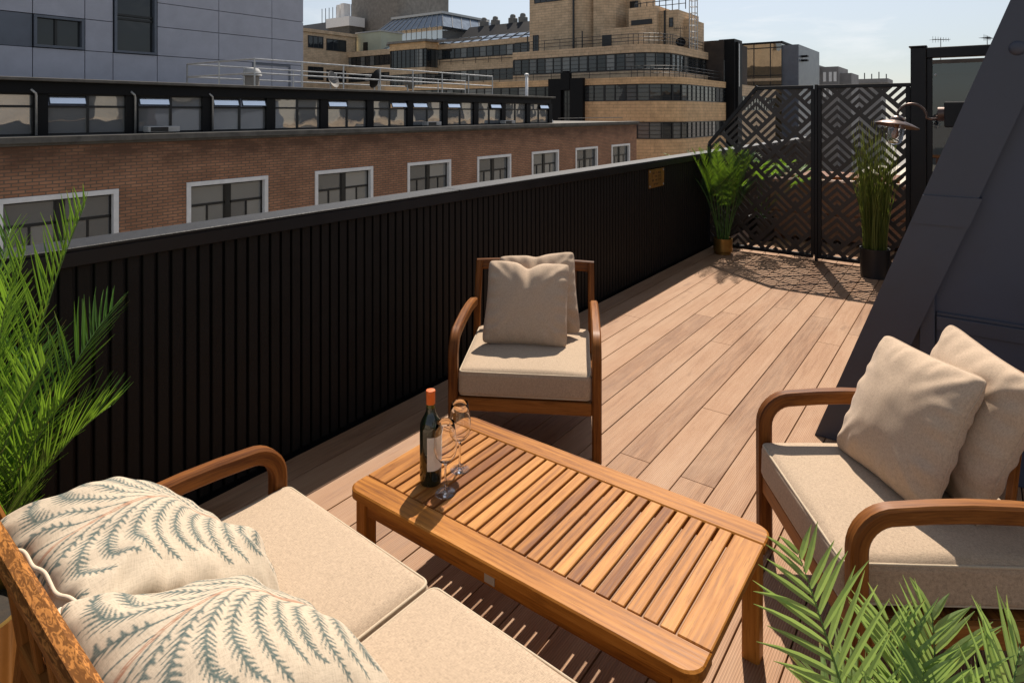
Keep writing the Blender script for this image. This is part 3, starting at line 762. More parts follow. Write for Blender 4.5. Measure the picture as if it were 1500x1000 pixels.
# ------------------------------------------------------------------ seating
def rsec(a, b, c=.007):
    a /= 2; b /= 2
    return [(-a + c, -b), (a - c, -b), (a, -b + c), (a, b - c), (a - c, b), (-a + c, b), (-a, b - c), (-a, -b + c)]
def make_seat(t, W, cushions, D=.66, arm_z=.60, seat_z=.285, ch=.128, back_z=.765, back_slats=5, railmat=WOOD_C, rail_r=.0):
    """local x across, y from the front to the back, z up; the front posts stand at y=0"""
    xa = W / 2 - .0225
    for sg in (-1, 1):
        pts = [(sg * xa, .025, 0), (sg * xa, .024, .2), (sg * xa, .023, .40)]
        r = .10; zc = arm_z - .012 - r - .025
        for k in range(9):
            a = R(180 - 90 * k / 8); pts.append((sg * xa, .023 + r + r * math.cos(a), zc + r * math.sin(a)))
        for (y, dz) in ((.22, .008), (.32, .012), (.44, .010), (.54, .002), (D - .02, -.012)): pts.append((sg * xa, y, arm_z - .037 + dz))
        mb = MB(); mb.sweep(pts, rsec(.045, .05), side=(1, 0, 0)); mb.build('arm', WOOD_C, t, 40)
        mb = MB(); xb = xa - .012
        mb.sweep([(sg * xb, D + .06, 0), (sg * xb, D + .02, .2), (sg * xb, D + .005, .36), (sg * xb, D + .03, .55), (sg * xb, D + .115, back_z - .01)], rsec(.036, .05), side=(1, 0, 0)); mb.build('back_post', WOOD_C, t, 40)
        mb = MB(); mb.box((sg * xa - .014, .052, seat_z - .075), (sg * xa + .014, D - .016, seat_z - .012), c=.004); mb.build('side_rail', WOOD_C, t)
    mb = MB(); mb.box((-xa + .0225, .008, seat_z - .070), (xa - .0225, .036, seat_z - .008), c=.004); mb.build('front_rail', WOOD_C, t)
    mb = MB()
    for k in range(6): wd = (D - .056) / 6; y = .038 + k * wd; mb.box((-xa + .0145, y + .001, seat_z - .026), (xa - .0145, y + wd - .001, seat_z - .0115), c=.002)
    mb.build('seat_slats', WOOD_C, t)
    n = 16; crv = .022; M0 = Vector((0, D + .122, back_z - .03)); pts = []
    for k in range(n + 1):
        u = -1 + 2 * k / n; pts.append((u * (xa + .004), M0.y + rail_r * (1 - u * u), M0.z + crv * (1 - u * u) * .5))
    mb = MB(); mb.sweep(pts, rsec(.064, .036, .009), side=(0, .25, 1)); mb.build('back_rail', railmat, t, 40)
    mb = MB(); mb.box((-xa + .01, D + .005, seat_z + .01), (xa - .01, D + .03, seat_z + .06), c=.004); mb.build('lower_back_rail', WOOD_C, t)
    for k in range(back_slats):
        x = -xa + (k + 1) * 2 * xa / (back_slats + 1)
        mb = MB(); mb.sweep([(x, D + .018, seat_z + .06), (x, D + .045 + .4 * rail_r * (1 - (x / xa) ** 2), .58), (x, D + .112 + rail_r * (1 - (x / xa) ** 2), back_z - .05)], rsec(.034, .014, .003), side=(1, 0, 0)); mb.build('back_slat', WOOD_C, t, 40)
    x = -(xa - .0235)
    for i, cw in enumerate(cushions):
        d = D - .005; cx = x + cw / 2
        mb = rounded_box(cw - .004, d, ch, .026, .022, 26, seed=i + 1 + int(W * 10))
        mb.v = [(v[0] + cx, v[1] + d / 2 - .004, v[2] + seat_z) for v in mb.v]
        o = mb.build('seat_cushion', FAB, t, True, fix=True)
        pb = MB()
        for z in (ch - .010, .010):
            lp = loop_pts(cw - .018, d - .014, .022, z)
            pb.tube([(p.x + cx, p.y + d / 2 - .004, p.z + seat_z) for p in lp], .0042, 7, closed=True)
        pb.build('piping', PIPE, o, True); x += cw
A1 = R(0)
# armchair facing the camera, in front of the parapet
def camf(xr, t): return (xr * math.cos(YAW) - t * math.sin(YAW), xr * math.sin(YAW) + t * math.cos(YAW))
CH1 = (-1.73, 2.43, 0)
ch1 = thing('armchair', 'teak armchair with beige seat cushion standing against the black parapet behind the table', 'armchair', CH1, YAW - R(6), 'teak armchairs round the low table')
make_seat(ch1, .735, [.644])
CH2 = (-.475, 2.197, 0)
ch2 = copy_tree(ch1); ch2.location = CH2; ch2.rotation_euler = (0, 0, YAW - R(92.1))
ch2['label'] = 'teak armchair with beige seat cushion at the right beside the sloping dark wall'
sofa = thing('sofa', 'teak garden sofa with beige seat cushions in the near left corner', 'sofa', (-.79, 1.165, 0), R(177.25))
make_seat(sofa, 2.14, [.683, .683, .683], D=.68, seat_z=.312, back_z=.800, back_slats=14, railmat=WOOD_Z)

def loc(o, p):   # a point given in a chair's own axes
    a = o.rotation_euler[2]; return Vector((o.location.x + p[0] * math.cos(a) - p[1] * math.sin(a), o.location.y + p[0] * math.sin(a) + p[1] * math.cos(a), p[2]))
def dirn(o, p):
    a = o.rotation_euler[2]; return Vector((p[0] * math.cos(a) - p[1] * math.sin(a), p[0] * math.sin(a) + p[1] * math.cos(a), p[2]))
GP = 'plain beige scatter cushions'
pillow('beige scatter cushion with a dented top edge, front one on the armchair by the parapet', loc(ch1, (-.025, .30, .428)), dirn(ch1, (.0, .21, .40)), dirn(ch1, (1, 0, 0)), .455, .445, .165, 3, chop=.030, group=GP, roll=R(-1.5))
pillow('beige scatter cushion half hidden behind the dented one on the armchair by the parapet', loc(ch1, (.055, .455, .432)), dirn(ch1, (-.03, .19, .40)), dirn(ch1, (1, -.02, 0)), .44, .45, .13, 9, chop=.012, group=GP, roll=R(1))
pillow('beige scatter cushion leaning at the front of the right armchair', loc(ch2, (-.05, .29, .425)), dirn(ch2, (-.02, .20, .40)), dirn(ch2, (1, .10, 0)), .46, .46, .19, 14, chop=.0, group=GP, roll=R(3))
pillow('beige scatter cushion behind the front one on the right armchair, cut by the photo edge', loc(ch2, (-.055, .475, .428)), dirn(ch2, (.02, .15, .40)), dirn(ch2, (1, -.06, 0)), .49, .48, .17, 22, chop=.0, group=GP, roll=R(-2))
PT = fern_pattern()
GF = 'fern patterned cushions on the sofa'
pillow('cream cushion with teal fern print at the sofa corner nearest the parapet', (-1.575, .90, .455), (-.0, -.47, .29), (-1, 0.08, 0), .475, .53, .265, 31, mat=FERN, piping=PIPE_W, group=GF, n=230, pat=PT, wr=.016, warp=.045, roll=R(2))
pillow('cream cushion with teal fern print overlapping the corner one, nearest the camera', (-1.085, .85, .470), (.0, -.47, .29), (-1, 0.02, 0), .50, .53, .26, 37, mat=FERN, piping=PIPE_W, group=GF, n=230, pat=PT, wr=.011, warp=.035, roll=R(-1))

# ------------------------------------------------------------------ coffee table
t = thing('coffee_table', 'low teak coffee table with a slatted top between the seats', 'coffee table', (-1.11, 1.695, 0))
TW, TD, TZ = .61, .318, .38
def rail_poly(y0, y1, outer):
    r = .045; pts = []
    ys = y1 if outer > 0 else y0; yi = y0 if outer > 0 else y1
    pts.append((-TW, yi)); s = -outer
    for k in range(7):
        a = R(180 - 90 * k / 6) ; pts.append((-TW + r + r * math.cos(a), ys + s * r + outer * r * math.sin(a)))
    for k in range(7):
        a = R(90 - 90 * k / 6); pts.append((TW - r + r * math.cos(a), ys + s * r + outer * r * math.sin(a)))
    pts.append((TW, yi)); return pts
for (y0, y1, s) in ((-TD, -TD + .09, -1), (TD - .09, TD, 1)):
    pl = rail_poly(y0, y1, s); n = len(pl); cx = sum(p[0] for p in pl) / n; cy = sum(p[1] for p in pl) / n
    def ins(d): return [(p[0] - math.copysign(d, p[0]), p[1] - math.copysign(d, p[1] - (y0 + y1) / 2)) for p in pl]
    vs = []; rings = [(0, TZ - .030), (0, TZ - .004), (.0045, TZ)]
    for d, z in rings: vs += [(p[0], p[1], z) for p in ins(d)]
    fs = [tuple(range(n))[::-1], tuple(range(2 * n, 3 * n))]
    for j in range(2):
        for i in range(n): fs.append((j * n + i, j * n + (i + 1) % n, (j + 1) * n + (i + 1) % n, (j + 1) * n + i))
    o_ = rnd.uniform(0, 40); mb = MB(); mb.add(vs, fs, gc=[(v[0] + o_, v[1] + o_, v[2] + o_) for v in vs], tint=.45); mb.build('top_rail', WOOD_F, t)
mb = MB(); yi = TD - .0915
for s in (-1, 1): mb.box((s * .5655 - .0425, -yi, TZ - .028), (s * .5655 + .0425, yi, TZ - .0005), c=.003, tint=.66 if s > 0 else .5)
N = 23; p0 = -.520; pitch = 1.04 / N; rt = random.Random(12)
for k in range(N):
    xx = p0 + (k + .5) * pitch; mb.box((xx - pitch / 2 + .0044, -yi, TZ - .0145), (xx + pitch / 2 - .0044, yi, TZ - .001), c=.002, tint=rt.random())
mb.build('slat_top', WOOD_S, t)
mb = MB()
for s in (-1, 1): mb.box((-.535, s * .283 - .011, TZ - .085), (.535, s * .283 + .011, TZ - .0305), c=.003); mb.box((s * .575 - .011, -.255, TZ - .085), (s * .575 + .011, .255, TZ - .0305), c=.003)
for s in (0,): mb.box((s - .02, -.271, TZ - .055), (s + .02, .271, TZ - .0305), c=.002)
mb.build('apron', WOOD_F, t)
for sx in (-1, 1):
    for sy in (-1, 1):
        mb = MB(); mb.sweep([(sx * .563, sy * .272, 0), (sx * .563, sy * .272, TZ - .031)], rsec(.052, .052, .006), side=(1, 0, 0)); mb.build('leg', WOOD_F, t)
mb = MB(); mb.box((-.025, -.2975, TZ - .074), (.012, -.2945, TZ - .047), c=.001); mb.build('maker_badge', STEEL, t)

# ------------------------------------------------------------------ bottle and glasses
t = thing('wine_bottle', 'dark wine bottle with orange capsule and pale label on the table', 'wine bottle', (-1.51, 1.568, TZ + .0005))
BP = [(0, .004), (.028, .002), (.0345, 0), (.037, .006), (.0375, .02), (.0375, .185), (.036, .200), (.031, .215), (.022, .230), (.0165, .243), (.0150, .256)]
mb = MB(); mb.lathe(BP, 40); mb.build('glass_body', BOTTLE, t, 60)
mb = MB(); mb.lathe([(.0150, .2562), (.0146, .268)], 32); mb.build('neck', NECK, t, True)
mb = MB(); mb.lathe([(.0148, .2681), (.0157, .2695), (.0157, .305), (.0162, .306), (.0162, .312), (.0152, .3145), (0, .315)], 32); mb.build('capsule', CAPS, t, 40)
def label_arc(a0, a1, z0, z1, r=.0379, k=24):
    mb = MB(); vs = []
    for i in range(k + 1):
        a = R(a0 + (a1 - a0) * i / k); vs += [(r * math.cos(a), r * math.sin(a), z0), (r * math.cos(a), r * math.sin(a), z1)]
    return mb.add(vs, [(2 * i, 2 * i + 2, 2 * i + 3, 2 * i + 1) for i in range(k)])
label_arc(-65, 75, .055, .168).build('label', LABELW, t, True, fix=False)
label_arc(160, 215, .07, .15).build('back_label', LABELW, t, True, fix=False)
def make_glass(t):
    mb = MB(); mb.lathe([(.0002, .0), (.030, 0), (.034, .0006), (.034, .0014), (.02, .0026), (.008, .0050), (.0042, .013), (.0034, .04), (.0034, .085), (.0045, .096), (.009, .102), (.022, .110), (.034, .126), (.0395, .150), (.0385, .180), (.0335, .212), (.0295, .236), (.0289, .237), (.0284, .236), (.0324, .211), (.0375, .180), (.0385, .150), (.033, .1275), (.0215, .1120), (.008, .1048), (.0002, .1040)], 48)
    mb.build('glass_body', CRYSTAL, t, 50)
g1_ = thing('wine_glass', 'empty stemmed wine glass nearer the table edge, in front of the bottle label', 'wine glass', (-1.425, 1.55, TZ + .0005), 0, 'wine glasses'); make_glass(g1_)
g2_ = copy_tree(g1_); g2_.location = (-1.478, 1.683, TZ + .0005); g2_['label'] = 'empty stemmed wine glass farther back on the table, behind the other glass'

# ------------------------------------------------------------------ plaque
t = thing('wall_plaque', 'small engraved brass plaque screwed to the black slats near the corner', 'plaque', (-2.655, 6.09, .97), world=True)
mb = MB(); mb.box((-2.6595, 5.905, .88), (-2.653, 6.285, 1.07), c=.002); mb.build('plate', BRASS, t)
mb = MB(); q = random.Random(4)
for r_, (z, n) in enumerate(((1.03, 8), (.995, 9), (.955, 9), (.915, 6))):
    wl = .026; x0 = 6.095 - n * wl / 2
    for k in range(n):
        y = x0 + k * wl
        if q.random() < .12: continue
        mb.box((-2.6529, y + .003, z - .010), (-2.6521, y + .008, z + .010)); mb.box((-2.6529, y + .0085, z + q.choice((-.010, 0, .006))), (-2.6521, y + .019, z + .010 - q.choice((0, .004))))
mb.build('engraving', ENGR, t)
for (y, z) in ((5.925, .9), (6.265, .9), (5.925, 1.05), (6.265, 1.05)):
    mb = MB(); mb.lathe([(.010, 0), (.009, .005), (0, .006)], 12, Matrix.Rotation(R(90), 3, 'Y'), (-2.653, y, z)); mb.build('screw', STEEL, t)

# ------------------------------------------------------------------ neighbour's terrace behind the screen
t = thing('dining_table', 'brown wooden table farther back behind the chevron screen', 'table', (-1.6, 10.4, 0))
mb = MB(); mb.box((-.75, -.42, .69), (.75, .42, .73), c=.006); mb.build('tabletop', WOOD_F, t)
for sx in (-.66, .66):
    for sy in (-.34, .34):
        mb = MB(); mb.box((sx - .04, sy - .04, 0), (sx + .04, sy + .04, .689), c=.005); mb.build('leg', WOOD_F, t)
t = thing('garden_sofa', 'dark brown woven garden sofa close behind the chevron screen', 'sofa', (-1.35, 9.05, 0))
WEAVE = plain('brown_weave', (.26, .145, .088), .7, 0, .5, 60, .5, 120)
mb = MB(); mb.box((-.85, -.38, .05), (.85, .38, .36), c=.02); mb.build('base', WEAVE, t)
mb = MB(); mb.box((-.85, -.38, .361), (.85, -.24, .80), c=.02); mb.build('backrest', WEAVE, t)
for sx in (-1, 1): mb = MB(); mb.box((sx * .775 - .075, -.239, .361), (sx * .775 + .075, .38, .60), c=.02); mb.build('arm', WEAVE, t)
for k in range(2): mb = MB(); mb.box((-.69 + .70 * k, -.23, .3615), (-.01 + .70 * k, .36, .47), c=.03); mb.build('seat_cushion', FAB, t)
for sx in (-.78, .78):
    for sy in (-.32, .32): mb = MB(); mb.box((sx - .03, sy - .03, 0), (sx + .03, sy + .03, .049)); mb.build('foot', DKFRAME, t)
t = thing('potted_palm', 'green palm glimpsed through the left chevron panel', 'potted palm', (-2.25, 8.5, 0))
pot('pot', t, .16, .3, BLACKPOT); mb = MB(); st = MB(); q = random.Random(77)
for i in range(14):
    a = R(360 * i / 14 + q.uniform(-10, 10)); frond(mb, st, (.04 * math.cos(a), .04 * math.sin(a), .26), a, R(q.uniform(58, 80)), q.uniform(.8, 1.15), q.uniform(.7, 1.4), 28, .2, .008, .15, .6, 700 + i, fwd=50)
st.build('stems', STEM, t, True); mb.build('fronds', PALM_L, t, False, fix=False)

# ------------------------------------------------------------------ brick building across the street
t = thing('brick_building', 'long brown brick building with white framed windows and a glazed roof storey across the street', 'building', (-24, 13, -13), world=True)
X0 = -18.0; WZ0, WZ1 = -2.0, -.335; WW = 2.545; YS = [7.034 + 4.293 * k for k in range(-4, 8)]
mb = MB(); Y0, Y1 = -20, 38.1
mb.box((X0 - .35, Y0, WZ1), (X0, Y1, .92)); mb.box((X0 - .35, Y0, -13), (X0, Y1, WZ0))
prev = Y0
for ye in YS: mb.box((X0 - .35, prev, WZ0), (X0, ye - WW, WZ1)); prev = ye
mb.box((X0 - .35, prev, WZ0), (X0, Y1, WZ1))
mb.box((-34, Y1 - .35, -13), (X0 - .351, Y1, .92)); mb.build('wall', BRICK, t)
mb = MB(); mb.box((-34, Y0, -12.9), (X0 - .4, Y1 - .4, .9)); mb.build('floor_slabs', CONC_D, t)
mb = MB(); mb.box((X0 - .6, Y0, .922), (X0 + .16, Y1 + .1, 1.08), c=.01); mb.box((X0 - .0, Y0, .86), (X0 + .06, Y1 + .04, .9215)); mb.build('cornice', CONC_D, t)
mb = MB(); mb.box((-33.5, Y0, .905), (X0 - .61, Y1, 1.06)); mb.build('roof_deck', CONC_D, t)
for ye in YS:
    ys = ye - WW; mb = MB(); f = .125
    mb.box((X0 - .2, ys, WZ1 - f), (X0 + .035, ye, WZ1 - .001), c=.006); mb.box((X0 - .2, ys, WZ0 + .001), (X0 + .06, ye, WZ0 + .1), c=.006)
    mb.box((X0 - .2, ys + .001, WZ0 + .101), (X0 + .035, ys + f, WZ1 - f - .001), c=.006); mb.box((X0 - .2, ye - f, WZ0 + .101), (X0 + .035, ye - .001, WZ1 - f - .001), c=.006)
    o = mb.build('window', WHITE, t)
    a, b = ys + f, ye - f; z0, z1 = WZ0 + .101, WZ1 - f; mid = (a + b) / 2; zt = z0 + (z1 - z0) * .60; d = MB()
    xb, xf = X0 - .17, X0 - .11
    d.box((xb, mid - .075, z0), (xf + .01, mid + .075, z1)); d.box((xb, a, z1 - .045), (xf, mid - .076, z1)); d.box((xb, mid + .076, z1 - .045), (xf, b, z1))
    pn = MB()
    for (u, v) in ((a, mid - .075), (mid + .075, b)):
        d.box((xb, u, zt - .035), (xf, v, zt + .035)); d.box((xb, u, z0), (xf, u + .04, z1 - .046)); d.box((xb, v - .04, z0), (xf, v, z1 - .046))
        m2 = (u + v) / 2; d.box((xb, m2 - .022, z0), (xf, m2 + .022, zt - .036))
        bl = rnd.random() * .6
        for (y0_, y1_, q0, q1) in ((u + .04, v - .04, zt + .035, z1 - .045), (u + .04, m2 - .022, z0, zt - .035), (m2 + .022, v - .04, z0, zt - .035)):
            pn.add([(xf - .03, y0_, q0), (xf - .03, y1_, q0), (xf - .03, y1_, q1), (xf - .03, y0_, q1)], [(0, 1, 2, 3)], tint=min(1, .45 + rnd.random() * .5))
    d.build('window_frame', DKFRAME, o); pn.build('pane', GLASS_W, o)
# glazed storey: bays of two lights each, dark piers, thin roof slab
XG = -18.6; by = [5.50 + 2.0975 * k for k in range(-10, 12)]
mb = MB(); mb.box((-25.5, -16, 2.42), (XG + .32, 28.65, 2.50), c=.01); mb.build('roof_slab', CONC_D, t)
mb = MB(); mb.box((XG - .2, -16, 2.12), (XG + .12, 28.5, 2.4195)); mb.build('fascia', DKMETAL, t)
mb = MB(); mb.box((-25, 28.3, 1.065), (XG - .21, 28.5, 2.4195)); mb.build('end_wall', DKMETAL, t)
mb = MB()
for y in by: mb = MB(); mb.box((XG - .2, y - .16, 1.081), (XG + .05, y + .16, 2.1195)); mb.build('pier', DKMETAL, t)
vents = {0: (0,), 1: (0,), 2: (0, 1), 4: (0,), 5: (1,), 6: (0,), 7: (0,), 8: (1,), 10: (1,), -2: (1,), -3: (0,)}
first = 10
for k in range(len(by) - 1):
    a, b = by[k] + .16, by[k + 1] - .16; m = (a + b) / 2; zt = 1.80; fr_ = MB(); pn = MB()
    fr_.box((XG - .1, a, 2.08), (XG - .02, b, 2.1195)); fr_.box((XG - .1, a, zt - .03), (XG - .02, b, zt + .03)); fr_.box((XG - .1, m - .03, 1.13), (XG - .02, m + .03, zt - .031)); fr_.box((XG - .1, m - .03, zt + .031), (XG - .02, m + .03, 2.079)); fr_.box((XG - .1, a, 1.081), (XG - .02, b, 1.129))
    fo = fr_.build('ribbon_window', DKFRAME, t); op = vents.get(k - first, ())
    for i, (u, v) in enumerate(((a, m - .03), (m + .03, b))):
        pn.add([(XG - .06, u, 1.13), (XG - .06, v, 1.13), (XG - .06, v, zt - .03), (XG - .06, u, zt - .03)], [(0, 1, 2, 3)], tint=.3)
        if i not in op: pn.add([(XG - .06, u, zt + .03), (XG - .06, v, zt + .03), (XG - .06, v, 2.08), (XG - .06, u, 2.08)], [(0, 1, 2, 3)], tint=.3)
        else:
            vm = MB(); L = 2.08 - zt - .03; M_ = Matrix.Translation((XG - .015, 0, 2.078)) @ Matrix.Rotation(R(-21), 4, 'Y')
            for (p0_, p1_) in (((-.012, u + .01, -L), (.012, v - .01, -L + .03)), ((-.012, u + .01, -.03), (.012, v - .01, 0)), ((-.012, u + .01, -L + .031), (.012, u + .04, -.031)), ((-.012, v - .04, -L + .031), (.012, v - .01, -.031))): vm.box(p0_, p1_, M=M_)
            vo = vm.build('vent_window', DKFRAME, t); gp = MB()
            gp.box((-.004, u + .04, -L + .03), (.004, v - .04, -.03), M=M_, tint=.3); gp.build('vent_pane', GLASS_V, vo)
    pn.build('ribbon_pane', GLASS_R, fo)
for y in (by[10] - .10, by[11] + .05, by[12] + .12):
    mb = MB(); mb.tube([(XG + .13, y - .12, 2.22), (XG + .13, y - .02, 2.12), (XG + .10, y, 2.06), (XG + .10, y, 1.09)], .028, 8); mb.build('downpipe', STEEL, t, True)
mb = MB(); mb.prism([(28.7, 1.08), (29.9, 1.08), (29.2, 1.95), (28.7, 2.05)], 0, -19.4, -19.2); mb.build('access_hood', WHITE, t)
mb = MB(); mb.box((-25, 29, 1.2), (-24.8, 37.9, 1.5)); mb.box((-19, 30, 1.3), (-18.9, 37.9, 1.34)); mb.build('roof_kerb', CONC, t)

def railing(label, pts, zs, step, r=.03, mat=STEEL, cat='railing', h0=None):
    pts = [Vector(p) for p in pts]; c = sum(pts, Vector()) / len(pts)
    t = thing('roof_railing', label, cat, c, world=True)
    mb = MB()
    for i, (a, b) in enumerate(zip(pts, pts[1:])):
        L = (b - a).length; n = max(1, round(L / step))
        for z in zs: mb.tube([a + Vector((0, 0, z)), b + Vector((0, 0, z))], r, 6)
        for k in range(1 if i else 0, n + 1): p = a.lerp(b, k / n); ps = MB(); ps.tube([p, p + Vector((0, 0, zs[-1]))], r, 6); ps.build('post', mat, t)
    mb.build('rails', mat, t)
railing('galvanised roof railing nearest the edge above the glazed storey', [(-23.3, 11.4, 2.505), (-19.2, 11.6, 2.505), (-19.2, 24.3, 2.505)], (.45, .92), 1.9, .028)
railing('galvanised roof railing on the far side of the flat roof', [(-23.3, 11.4, 2.505), (-23.3, 27.0, 2.505)], (.45, .92), 2.1, .028)
def dish(label, p, r, az, el, mat=DISH):
    t = thing('satellite_dish', label, 'satellite dish', p, group='satellite dishes on the flat roof'); M_ = Matrix.Rotation(az, 3, 'Z') @ Matrix.Rotation(el, 3, 'Y')
    mb = MB(); mb.lathe([(0, 0), (r * .5, .03 * r / .3), (r, .12 * r / .3), (r * 1.02, .12 * r / .3), (r * .5, .02), (0, -.02)], 24, M_, (0, 0, r + .12)); mb.build('reflector', mat, t, 40)
    mb = MB(); mb.tube([(0, 0, 0), (-.02, 0, r + .1)], .03, 8); mb.tube([(0, 0, r + .12), tuple(M_ @ Vector((0, 0, .5)) + Vector((0, 0, r + .12)))], .015, 6); mb.build('mast', STEEL, t)
dish('round satellite dish farther left on the flat roof behind the railing', (-21.5, 16.4, 2.5), .36, R(20), R(70)); dish('dark satellite dish in the middle of the flat roof behind the railing', (-20.6, 18.2, 2.5), .42, R(200), R(70), DKMETAL)
dish('small satellite dish at the right beside the roof hatch', (-20.7, 20.0, 2.5), .3, R(100), R(60))
t = thing('roof_vent_cowl', 'pale mushroom vent cowl on the flat roof beside the grey block', 'vent cowl', (-20.6, 12.35, 2.5)); mb = MB()
mb.lathe([(.36, 0), (.36, .08), (.24, .10), (.24, .42)], 24); mb.build('base', CONC, t, 40); mb = MB(); mb.lathe([(.25, .43), (.33, .45), (.30, .56), (.29, .60), (.22, .70), (0, .74)], 24); mb.build('hood', UNIT, t, 40)
for lb, (y, z) in (('long pale air conditioner on the cornice under the glazed storey, leftmost', (8.2, 1.08)), ('flat grey air conditioner on the cornice in the middle of the row', (18.95, 1.08)), ('flat grey air conditioner on the cornice farthest along the row', (24.2, 1.08))):
    t = thing('air_conditioner', lb, 'air conditioner', (-18.18, y, z), group='air conditioners on the cornice'); mb = MB()
    mb.box((-.16, -.42, .03), (.16, .42, .19), c=.015); mb.build('casing', UNIT, t); mb = MB(); mb.box((.1605, -.36, .05), (.166, .10, .17)); mb.build('grille', DKFRAME, t)
    mb = MB(); mb.box((-.12, -.34, 0), (.12, -.28, .0295)); mb.box((-.12, .28, 0), (.12, .34, .0295)); mb.build('feet', DKFRAME, t)
t = thing('flue_pipe', 'slim white flue pipe rising from the flat roof end', 'flue pipe', (-22, 31.2, 1.0)); mb = MB(); mb.tube([(0, 0, 0), (0, 0, 2.9)], .09, 10); mb.build('pipe', WHITE, t, True); mb = MB(); mb.lathe([(.14, 2.9), (.14, 3.0), (0, 3.04)], 12); mb.build('cap', WHITE, t)

# ------------------------------------------------------------------ grey panel clad block
t = thing('panel_clad_block', 'grey panel clad block rising behind the flat roof at the upper left', 'building', (-36, 6, -13), world=True)
XP = -27.0; cols = [-7.8, -5.2, -2.6, 0, 2.6, 5.2, 7.77, 9.40, 10.36, 12.0, 14.6, 17.21, 18.95]; rows = [.4, 1.62, 2.81, 3.98, 5.17, 6.15, 7.32, 8.5, 9.7, 10.9]
holes = [(7.77, 9.40, 3.98, 5.17), (10.36, 12.0, 3.98, 8.5), (5.2, 7.77, 3.98, 5.17)]
mb = MB(); mb.box((-45, -7.8, -13), (XP - .35, 18.95, 10.9)); mb.build('wall', DKMETAL, t)
mb = MB()
for a, b in zip(cols, cols[1:]):
    for c, d in zip(rows, rows[1:]):
        if any(a >= h[0] - .01 and b <= h[1] + .01 and c >= h[2] - .01 and d <= h[3] + .01 for h in holes): continue
        mb.box((XP - .345, a + .012, c + .012), (XP, b - .012, d - .012), c=.004)
mb.build('cladding', PANEL, t)
mb = MB(); mb.box((XP - .345, 5.212, 3.992), (XP - .02, 7.758, 5.158)); mb.build('dark_panel', PANEL_D, t)
def pwin(y0, y1, z0, z1, bars_y, bars_z, fw=.09, depth=.06):
    o = MB(); x1 = XP + depth; xb = XP - .345
    o.box((xb, y0, z1 - fw), (x1, y1, z1)); o.box((xb, y0, z0), (x1, y1, z0 + fw)); o.box((xb, y0, z0 + fw + .001), (x1, y0 + fw, z1 - fw - .001)); o.box((xb, y1 - fw, z0 + fw + .001), (x1, y1, z1 - fw - .001))
    w_ = o.build('window', PANEL_D, t)
    for y in bars_y: d = MB(); d.box((XP - .2, y - .04, z0 + fw), (XP - .08, y + .04, z1 - fw)); d.build('window_bar', DKFRAME, w_)
    for z in bars_z: d = MB(); d.box((XP - .2, y0 + fw, z - .04), (XP - .07, y1 - fw, z + .04)); d.build('window_bar', DKFRAME, w_)
    g_ = MB(); g_.add([(XP - .15, y0 + fw, z0 + fw), (XP - .15, y1 - fw, z0 + fw), (XP - .15, y1 - fw, z1 - fw), (XP - .15, y0 + fw, z1 - fw)], [(0, 1, 2, 3)], tint=.2); g_.build('pane', GLASS, w_)
pwin(7.80, 9.37, 4.0, 5.15, [8.5], []); pwin(10.4, 11.96, 4.0, 8.48, [], [5.35, 5.5, 6.9]); pwin(16.2, 18.2, 2.6, 3.97, [17.2], [], depth=.03)

# ------------------------------------------------------------------ art deco block: bands of brick and window along a rounded corner
def rcorner(p, c, q, r, n=10):
    """points from p to c to q with the corner c rounded (axis aligned)"""
    p, c, q = Vector(p), Vector(c), Vector(q); u = (p - c).normalized(); v = (q - c).normalized(); o = c + u * r + v * r; out = [p]
    for k in range(n + 1):
        a = math.pi / 2 * k / n; out.append(o - v * r * math.cos(a) - u * r * math.sin(a))
    return out + [q]
def off_path(path, d):
    out = []
    for i, p in enumerate(path):
        a = (path[i] - path[i - 1]).normalized() if i else None; b = (path[i + 1] - path[i]).normalized() if i < len(path) - 1 else None
        t_ = ((a or b) + (b or a)).normalized(); n = Vector((t_.y, -t_.x)); k = 1 / max(.3, n.dot(Vector(((a or b).y, -(a or b).x))))
        out.append(p + n * d * k)
    return out
def strip(mb, path, z0, z1, out=0.0, th=.4, tint=.5):
    A, B = off_path(path, out), off_path(path, out - th); n = len(path); vs = []
    for a, b in zip(A, B): vs += [(a.x, a.y, z0), (a.x, a.y, z1), (b.x, b.y, z1), (b.x, b.y, z0)]
    fs = [(0, 1, 2, 3), tuple(4 * (n - 1) + k for k in (3, 2, 1, 0))]
    for i in range(n - 1):
        for k in range(4): fs.append((4 * i + k, 4 * i + (k + 1) % 4, 4 * i + 4 + (k + 1) % 4, 4 * i + 4 + k))
    mb.add(vs, fs, tint=tint)
def along(path, step):
    out = []; carry = 0
    for a, b in zip(path, path[1:]):
        L = (b - a).length; s = carry
        while s < L: out.append((a.lerp(b, s / L), (b - a).normalized())); s += step
        carry = s - L
    return out
